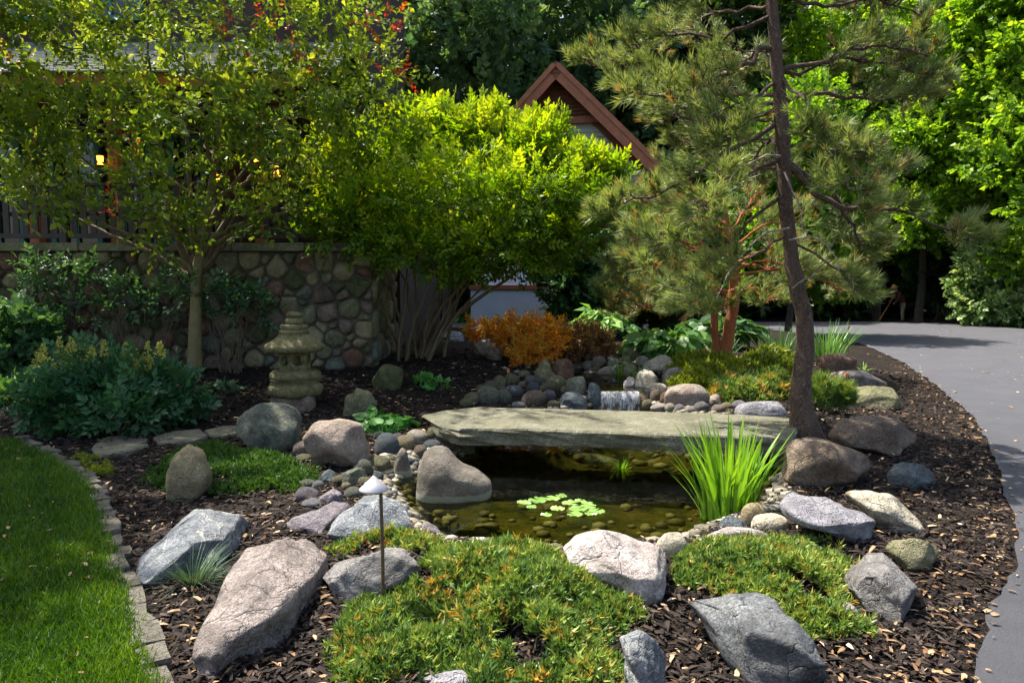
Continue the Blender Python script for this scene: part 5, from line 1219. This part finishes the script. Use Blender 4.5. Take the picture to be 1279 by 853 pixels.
g = gp_(10, 478); bush('hydrangea', 'broad-leaved shrub with large dark leaves at the corner of the wall', 'shrub', g, [px_clump(15, 405, g[1] + .2, 45, 28), px_clump(5, 445, g[1], 50, 28), px_clump(45, 425, g[1] + .2, 30, 25)], SP_HYD, 210, .20, L['shade'], rb=.5, up=.2)
g = gp_(15, 508); bush('groundcover_plant', 'light green low plant at the lawn corner below the broad-leaved shrub', 'plant', g, [px_clump(12, 494, g[1] + .2, 30, 12), px_clump(45, 480, g[1] + .3, 25, 10)], SP_HYD, 60, .17, L['hosta'], 4, rb=.3)
# astilbe with plumes
g = gp_(140, 545); t = bush('astilbe', 'dark ferny plant with pale yellow plumes in shade by the wall', 'plant', g, [px_clump(105, 495, g[1] + .35, 62, 36), px_clump(170, 490, g[1] + .35, 60, 40), px_clump(70, 510, g[1] + .1, 40, 25), px_clump(150, 520, g[1] - .05, 62, 22), px_clump(215, 495, g[1] + .45, 40, 22), px_clump(120, 465, g[1] + .6, 55, 22)],
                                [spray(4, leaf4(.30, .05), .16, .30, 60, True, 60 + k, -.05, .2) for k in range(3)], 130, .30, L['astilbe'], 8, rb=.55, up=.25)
pv = []
for px, py in [(55, 448), (75, 440), (90, 437), (104, 446), (115, 450), (90, 462), (55, 468), (68, 474), (140, 452), (158, 446), (170, 452), (185, 447), (200, 444), (163, 465), (130, 443), (150, 459), (80, 455), (172, 468), (110, 458), (48, 456), (188, 460)]:
    c = at_y(px, py - 2, g[1] + .25 + .25 * rs.rand()); hp = .17 + .07 * rs.rand()
    for q in range(95):                              # side sprays shorten towards the tip
        f = rs.rand() ** 1.2; a = rs.rand() * 6.28; r_ = .075 * (1 - f) ** 1.1 * rs.rand()
        pv.append((c + [math.cos(a) * r_, math.sin(a) * r_, hp * (f - .35) + r_ * .35], [math.cos(a), math.sin(a), 1.0], .028 + .012 * rs.rand()))
pp_ = np.array([a[0] for a in pv]); dd_ = np.array([a[1] for a in pv]); ss_ = np.array([a[2] for a in pv])
V, Fc, R = multi([tmpl([(*leaf4(.3), 0)])], pp_, dd_, rs.randn(len(pp_), 3), ss_, rs.rand(len(pp_)))
link('plumes', np_mesh('plumes', V, Fc, L['plume'], R, origin=g), t)
g = gp_(272, 492); bush('fern_sprig', 'small dark leaf sprig lying on the mulch beside the lantern rock', 'plant', g, [px_clump(272, 488, g[1], 20, 5)], SP_HYD, 16, .16, L['shade'], 0)
for px, py, lb in [(525, 485, 'tiny green seedling on the shaded mulch by the mossy stone'), (548, 488, 'tiny green seedling on the shaded mulch near the slab')]:
    g = gp_(px, py); bush('seedling', lb, 'plant', g, [px_clump(px, py - 6, g[1], 13, 6)], SP_HYD, 14, .12, L['round'], 3)
# round leaved plant at the slab end
g = gp_(475, 545)
def petiole(name, label, g, pts, tp, size, leaf, cat='plant', lay=.55, rb=.5, face=(0, -.35, 1)):
    t = thing(name, label, cat, g); pos, st = [], []
    for p in pts: pos.append(p); st.append((bez([g[0] + (p[0] - g[0]) * .3, g[1] + (p[1] - g[1]) * .3, gz(g[0], g[1])], p, .03, 5, .02), np.linspace(.006, .003, 5)))
    pos = np.array(pos); N = len(pos); d = np.stack([pos[:, 0] - g[0], pos[:, 1] - g[1], np.zeros(N)], 1); d = d / (np.linalg.norm(d, axis=1)[:, None] + .02) + rs.randn(N, 3) * .35 - [0, 0.25, lay * .5]
    V, Fq = tubes(st, 4); link('stalks', np_mesh('stalks', V, Fq, L['round'], np.full(len(Fq), .4), origin=g), t)
    V, Fc, R = multi(tp, pos, d, rs.randn(N, 3) * .3 + face, size * (.7 + .6 * rs.rand(N)), rb + .25 * rs.randn(N))
    link('leaves', np_mesh('leaves', V, Fc, leaf, R, origin=g), t); return t
HEART = [tmpl([(*heart(.46), 0)]), tmpl([(*heart(.40, .14, .25), .05)])]; ROUND = [tmpl([(*heart(.52, .04, .05), 0)])]; LANCE = [tmpl([(*leaf6(.26, .12, .3), 0)])]
def mound_pts(px, py, Yv, rx, ry, n):
    c = at_y(px, py, Yv); s = Yv / F; d = sph(n); d[:, 2] = np.abs(d[:, 2]); return c + d * np.array([rx * s, rx * s * .8, ry * s]) * (.35 + .65 * rs.rand(n)[:, None] ** .5) - [0, 0, ry * s * .5]
petiole('round_leaved_plant', 'bright round-leaved plant beside the broad end of the slab', g, np.concatenate([mound_pts(462, 532, g[1] + .2, 32, 24, 60), mound_pts(500, 528, g[1] + .35, 22, 18, 34), mound_pts(475, 520, g[1] + .5, 28, 18, 30)]), ROUND, .125, L['round'], rb=.6)
g = gp_(752, 424); petiole('hosta', 'light green pointed-leaf hosta near the orange maple', g, np.concatenate([mound_pts(750, 402, g[1], 36, 22, 90), mound_pts(748, 392, g[1], 20, 12, 30)]), LANCE, .30, L['hostal'], rb=.6)
g = gp_(838, 448); petiole('hosta', 'large heart-leaved hosta in front of the red-barked pine', g, np.concatenate([mound_pts(835, 425, g[1] + .3, 50, 28, 110), mound_pts(815, 430, g[1], 28, 18, 40)]), HEART, .28, L['hosta'])
g = gp_(905, 440); petiole('hosta', 'dark heart-leaved hosta behind the two orange-red trunks', g, np.concatenate([mound_pts(900, 405, g[1] + .8, 50, 26, 80), mound_pts(925, 412, g[1] + .5, 28, 18, 30)]), HEART, .30, L['shade'], rb=.75)
for px, py, rx, ry, lb in [(590, 392, 32, 14, 'dark hosta below the white wall behind the orange maple'), (690, 388, 42, 16, 'wide dark hosta below the white wall beside the stems'), (640, 392, 22, 11, 'small dark hosta between two others below the white wall')]:
    g = gp_(px, py + ry * .8); petiole('hosta', lb, g, mound_pts(px, py, g[1], rx, ry, 70), LANCE, .36, L['round'], rb=.3)
# orange lace-leaf maple
LACE = [spray(4, leaf4(.17, .02, .2), .15, .36, 48, True, 80 + k, -.3, .35) for k in range(3)]
g = gp_(665, 452); u = g[1]
t = bush('laceleaf_maple', 'low cascading orange lace-leaf maple by the stream', 'shrub', g, [px_clump(606, 411, u + .5, 26, 7), px_clump(640, 408, u + .5, 26, 7), px_clump(672, 432, u - .1, 32, 10), px_clump(650, 421, u + .2, 28, 9), px_clump(690, 424, u + .3, 20, 8), px_clump(678, 407, u + .5, 16, 8), px_clump(660, 443, u - .2, 24, 7)], LACE, 120, .24, L['orange'], 6, up=.0, out=.9, rb=.55)
g = gp_(735, 446); u = g[1]
bush('laceleaf_maple', 'low bronze lace-leaf maple between the orange one and the hosta', 'shrub', g, [px_clump(725, 420, u + .3, 30, 15), px_clump(742, 430, u + .1, 25, 14), px_clump(710, 432, u, 16, 12)], LACE, 230, .24, L['brownred'], 6, up=-.05, out=.9)
g = gp_(715, 452); bush('moss_mound', 'yellow-green moss mound beside the stream stones', 'moss', g, [px_clump(720, 447, g[1] + .1, 26, 7), px_clump(765, 440, g[1] + .2, 30, 8)], [tuft(20, 60, .03, 5)], 260, .09, L['moss'], 0, up=.8, out=.3)
# creepers and low conifers on the bank
SPRIG = [tuft(12, 80, .085, 70 + k, .55) for k in range(5)]
def matplant(name, label, cat, poly_px, hgt, n, size, leaf, gap=.0, rb=.42, tp=None, mounds=(), amp=.05, rsd=.24, brown=.13, yoff=0):
    w_ = [on_ground(x, y)[:2] for x, y in poly_px]; w_ = np.array(w_); mn, mx_ = w_.min(0), w_.max(0); g = np.array([*(w_.mean(0)), 0]); g[2] = gz(*g[:2])
    P_ = rs.uniform(mn, mx_, (n * 3, 2)); sd = sdpoly(w_, P_[:, 0], P_[:, 1]); q = sd < 0.03 * rs.randn(len(sd)); P_, sd = P_[q][:n], sd[q][:n]; N = len(P_)
    bumpy = vnoise(P_[:, 0], P_[:, 1], 3.3, 4.2) * amp + vnoise(P_[:, 0], P_[:, 1], 8.0, 1.2) * amp * .45
    h = hgt * np.clip(1 - np.exp(sd * 7), 0, 1) ** .7 * (1 + .0 * sd) + bumpy * np.clip(-sd * 6, 0, 1)
    for (mxp, myp, mr, mh) in mounds:
        c = on_ground(mxp, myp)[:2]; h += mh * np.exp(-((P_[:, 0] - c[0]) ** 2 + (P_[:, 1] - c[1]) ** 2) / mr ** 2)
    dz = np.maximum(h, 0.0) * (1 - .35 * rs.rand(N) ** 2); z = T(P_[:, 0], P_[:, 1]) + dz
    if gap:
        keep = vnoise(P_[:, 0], P_[:, 1], 5.2, 7.7) > -1.25 + gap; P_, z, sd, bumpy = P_[keep], z[keep], sd[keep], bumpy[keep]; N = len(P_)
    d = rs.randn(N, 3) * .55 + [0, -.1, 1]; r = rb + rsd * rs.randn(N) + bumpy * 1.6
    pb = np.clip(.5 + .55 * vnoise(P_[:, 0], P_[:, 1], 4.4, 9.3), 0, 1.6) ** 2; r = np.where(rs.rand(N) < brown * pb, .90 + .1 * rs.rand(N), np.clip(r + .07 * vnoise(P_[:, 0], P_[:, 1], 2.1, 5.5), 0, .78))
    t = thing(name, label, cat, g)
    V, Fc, R = multi(tp or SPRIG, np.stack([P_[:, 0], P_[:, 1], z], 1), d, rs.randn(N, 3), size * (.5 + 1.0 * rs.rand(N) ** 1.3), r)
    link('sprigs', np_mesh('sprigs', V, Fc, leaf, R, origin=g), t)
    st = []
    for k in range(160):                             # woody runners under the sprigs
        i_ = rs.randint(N); a = np.array([P_[i_, 0], P_[i_, 1], gz(*P_[i_]) + .01]); c = np.array([*w_.mean(0), g[2]]); e_ = a + (c - a) * .25 + rs.randn(3) * .05; a[2] = z[i_] - .02; e_[2] = gz(e_[0], e_[1]) + .01
        st.append((bez(a, e_, .01, 5, .06), np.linspace(.003, .006, 5)))
    V, Fq = tubes(st, 4); link('runners', np_mesh('runners', V, Fq, M['twig'], origin=g), t)['kind'] = 'stuff'; return t
matplant('juniper_mat', 'big creeping juniper mat around the path light stake', 'juniper', [(418, 800), (440, 762), (480, 745), (535, 735), (535, 705), (560, 690), (620, 684), (690, 695), (715, 728), (760, 748), (800, 760), (790, 775), (755, 790), (765, 830), (775, 870), (600, 875), (560, 845), (500, 850), (450, 870), (420, 840)], .07, 13500, .060, L['jun'], .30,
         mounds=((620, 735, .28, .06), (560, 745, .2, .05), (690, 755, .2, .05), (500, 800, .2, .04), (660, 820, .2, .04)), amp=.045)
matplant('juniper_mat', 'creeping juniper mat between the pale boulder and the flat slab boulder', 'juniper', [(845, 735), (850, 700), (875, 684), (930, 676), (1000, 676), (1050, 690), (1060, 705), (1048, 745), (1062, 775), (1085, 790), (1060, 800), (1010, 800), (970, 790), (930, 760), (890, 735)], .06, 7500, .056, L['jun'], .55, rb=.47,
         mounds=((950, 720, .25, .05), (1020, 745, .2, .04)), amp=.04, brown=.05)
matplant('juniper_mat', 'small creeping juniper tuft beneath the white-veined boulder', 'juniper', [(410, 690), (440, 680), (500, 676), (545, 674), (548, 690), (520, 692), (470, 688), (430, 696)], .05, 900, .055, L['jun'], .1)
matplant('green_mat', 'low green creeping mat around the upright tan stone', 'groundcover', [(182, 600), (215, 570), (265, 558), (300, 565), (345, 572), (385, 585), (400, 602), (370, 615), (320, 614), (270, 622), (200, 612)], .05, 3600, .065, L['moss'], .3, amp=.02, brown=.03)
matplant('green_mat', 'thin yellow-green creeping patch beside the lawn edging', 'groundcover', [(95, 570), (130, 575), (140, 592), (115, 598), (98, 588)], .02, 420, .05, L['gold'], .2, amp=.01, brown=.03)
matplant('golden_creeper', 'golden yellow-green creeping conifer below the red-barked pine', 'groundcover', [(838, 490), (836, 462), (862, 452), (900, 462), (935, 466), (935, 484), (900, 490), (865, 494)], .20, 1700, .13, L['gold'], .1, amp=.04, brown=.0)
matplant('golden_creeper', 'olive creeping conifer with bare brown twigs beside the pine trunk', 'groundcover', [(882, 503), (890, 488), (930, 480), (985, 478), (985, 500), (940, 505)], .20, 1500, .13, L['jun'], .35, amp=.04, brown=.3)
matplant('golden_creeper', 'dull green creeping conifer behind the pine trunk and golden creeper', 'groundcover', [(905, 468), (940, 452), (985, 448), (985, 474), (940, 478)], .16, 1000, .15, L['gold'], .2, amp=.04, rb=.2, brown=.0)
g = gp_(1018, 512); bush('feathery_shrub', 'feathery green dwarf conifer behind the pine foot', 'shrub', g, [px_clump(1022, 492, g[1], 26, 20), px_clump(1050, 495, g[1], 14, 14)], TUFT, 300, .14, L['jun'], 4, up=.7, rb=.35)
# blades
def clump_blades(name, label, px, py, n, hpx, spread, wd, leaf, cat='plant', curve=(.1, .7), seg=7, w0=.05, rb=.5, rsd=.22):
    g = on_ground(px, py); g = np.array(g); 
    if g[2] < WATER: g = at_z(px, py, WATER)
    h = hpx * g[1] / F; t = thing(name, label, cat, g); parts = []
    for k in range(n):
        a = rs.rand() * 6.28; r_ = w0 * math.sqrt(rs.rand()); b0 = np.array([[g[0] + math.cos(a) * r_, g[1] + math.sin(a) * r_ * .7, g[2] - .04]])
        ln = abs(rs.randn()) * spread; d = np.array([[math.cos(a) * ln, math.sin(a) * ln * .8, 1.0]]); outw = np.array([[math.cos(a), math.sin(a), -.3]])
        cv = curve[0] + (curve[1] - curve[0]) * rs.rand() ** 1.6
        bl = blade(seg, wd / h, cv, .92); parts.append(scatter((*bl, np.zeros(len(bl[1]))), b0, d, outw, [h * (.6 + .45 * rs.rand())], [rb + rsd * rs.randn()]))
    V, Fc, R = join(parts); link('blades', np_mesh('blades', V, Fc, leaf, R, origin=g), t); return t
clump_blades('iris_clump', 'tall clump of bright green sword leaves at the pond shore', 909, 646, 165, 134, .17, .0165, L['iris'], w0=.20, curve=(.0, .6), rb=.55)
clump_blades('reed_clump', 'thin green reeds beside the small waterfall', 776, 470, 34, 34, .3, .008, L['iris'], w0=.12)
clump_blades('reed_clump', 'looser thin reeds in front of the big flat cream rock', 797, 474, 26, 38, .45, .008, L['iris'], w0=.14)
clump_blades('reed_clump', 'few short reeds under the middle of the slab', 776, 584, 22, 22, .25, .008, L['iris'], w0=.06)
clump_blades('bladed_plant', 'dark green bladed clump between the pine trunk and rusty boulder', 1030, 446, 110, 52, .28, .013, L['hosta'], w0=.35, rb=.35)
clump_blades('bladed_plant', 'dark green bladed clump seen behind the pine trunk', 975, 444, 80, 44, .3, .013, L['shade'], w0=.35, rb=.6)
clump_blades('fescue_tuft', 'blue-green fescue tuft drooping beside the long blue-grey boulder', 240, 728, 420, 56, .8, .0032, L['fescue'], curve=(.3, 1.1), seg=5, w0=.07)
clump_blades('grass_weed', 'yellow-green weed between the driveway boulders', 1078, 462, 14, 16, .7, .012, L['hostal'], w0=.04)
g = on_ground(560, 672); petiole('water_weed', 'small upright leafy weed at the pond edge of the juniper', g, np.array([at_y(x, y, g[1]) for x, y in [(553, 658), (562, 655), (570, 661), (558, 664), (566, 666)]]), LANCE, .07, L['round'], face=(0, -.8, .6), lay=-1.4)

# water lily pads
c0 = at_z(700, 634, WATER); lily = thing('water_lily', 'cluster of floating round lily pads on the pond', 'water lily', c0)
for px, py, r_ in [(655, 629, 14), (672, 626, 19), (690, 624, 15), (696, 637, 14), (712, 630, 16), (722, 637, 18), (735, 634, 15), (745, 640, 16), (682, 645, 11), (718, 644, 15), (733, 630, 11), (701, 621, 11), (738, 643, 12), (664, 635, 10), (724, 627, 10)]:
    p = at_z(px, py, WATER); r_ = r_ * p[1] / F * .68; a0 = rs.rand() * 6.28; nseg = 22
    V = [(0, 0, .012)] + [(math.cos(a0 + .2 + (6.283 - .4) * k / nseg) * r_, math.sin(a0 + .2 + (6.283 - .4) * k / nseg) * r_, .008 + .012 * rs.rand()) for k in range(nseg + 1)]
    o = link('lily_pad', np_mesh('lily_pad', np.array(V), np.array([(0, k + 1, k + 2) for k in range(nseg)]), L['pad'], np.full(nseg, rs.rand())), lily, tuple(p - c0 + [0, 0, .002 * rs.rand()]))

# ================================================================== mulch chips and leaf litter (uncountable)
def bedmask(x, y, m=.03):
    return (x < xe(y) - m) & (x > xl(y) + .12) & (sdpoly(POND, x, y) > .06) & (sdpoly(POOL, x, y) > .05)
def chips(n, yr, pw, size, leaf, rmean, rsd, lift, wmin, nm, label, cat, extra=None):
    yy = yr[0] + (yr[1] - yr[0]) * rs.rand(n) ** pw; xx = rs.uniform(-.76, .76, n) * (yy + .4); q = bedmask(xx, yy)
    if extra is not None: q &= extra(xx, yy)
    xx, yy = xx[q], yy[q]; N = len(xx); z = T(xx, yy) + lift * rs.rand(N)
    V0 = np.array([(-.5 * wmin, 0, 0), (.5 * wmin, .05, .0), (-.55 * wmin, .5, .10), (.55 * wmin, .55, .07), (-.15 * wmin, 1, .0), (.2 * wmin, .95, .02)]) - [0, .5, 0]
    F0 = [(0, 1, 3), (0, 3, 2), (2, 3, 5), (2, 5, 4)]
    d = rs.randn(N, 3) * [1, 1, .16]; nn = rs.randn(N, 3) * .35 + [0, 0, 1]
    V, Fc, R = scatter((V0, F0, np.zeros(4)), np.stack([xx, yy, z + .006], 1), d, nn, size * (.45 + rs.rand(N)) * (1 + .05 * yy), rmean + rsd * rs.randn(N))
    tag(link(nm, np_mesh(nm, V, Fc, leaf, R)), label, cat, kind='stuff')
chips(68000, (2.2, 13.0), 1.7, .048, L['chip'], .42, .26, .02, .22, 'mulch_chips', 'shredded dark bark chips covering the beds', 'mulch')
chips(5600, (2.2, 12.0), 1.8, .040, L['litter'], .40, .30, .03, .24, 'leaf_litter', 'dry tan leaves and chips strewn over the mulch', 'leaf litter')
# litter along the driveway edge and a few bits on the asphalt
N = 700; yy = 2.4 + 14 * rs.rand(N) ** 1.4; xx = xe(yy) - np.abs(rs.randn(N)) * .28 + .05; z = np.maximum(T(xx, yy), .022) + .008
V0 = np.array([(-.2, 0, 0), (.2, .05, 0), (-.22, .5, .1), (.22, .5, .08), (0, 1, 0)]); F0 = [(0, 1, 3), (0, 3, 2), (2, 3, 4)]
V, Fc, R = scatter((V0, F0, np.zeros(3)), np.stack([xx, yy, z], 1), rs.randn(N, 3) * [1, 1, .1], rs.randn(N, 3) * .3 + [0, 0, 1], .015 + .035 * rs.rand(N) ** 1.5, .35 + .3 * rs.randn(N))
tag(link('edge_litter', np_mesh('edge_litter', V, Fc, L['litter'], R)), 'tan leaf bits drifted along the driveway edge', 'leaf litter', kind='stuff')

N = 260; yy = 3.0 + 24 * rs.rand(N); xx = xe(np.minimum(yy, 19)) + .1 + rs.rand(N) ** 1.6 * 6.0
V, Fc, R = scatter((V0, F0, np.zeros(3)), np.stack([xx, yy, np.full(N, .026)], 1), rs.randn(N, 3) * [1, 1, .05], rs.randn(N, 3) * .12 + [0, 0, 1], .03 + .06 * rs.rand(N), .5 + .3 * rs.randn(N))
tag(link('fallen_leaves', np_mesh('fallen_leaves', V, Fc, L['litter'], R)), 'scattered fallen leaf bits on the asphalt', 'leaf litter', kind='stuff')
N = 170; yy = 2.6 + 4.6 * rs.rand(N) ** 1.2; xx = xl(yy) - rs.rand(N) * 2.2 - .05
V, Fc, R = scatter((V0, F0, np.zeros(3)), np.stack([xx, yy, np.full(N, .062)], 1), rs.randn(N, 3) * [1, 1, .2], rs.randn(N, 3) * .4 + [0, 0, 1], .02 + .03 * rs.rand(N), .4 + .3 * rs.randn(N))
tag(link('lawn_litter', np_mesh('lawn_litter', V, Fc, L['litter'], R)), 'few dry leaf bits lying on the lawn', 'leaf litter', kind='stuff')
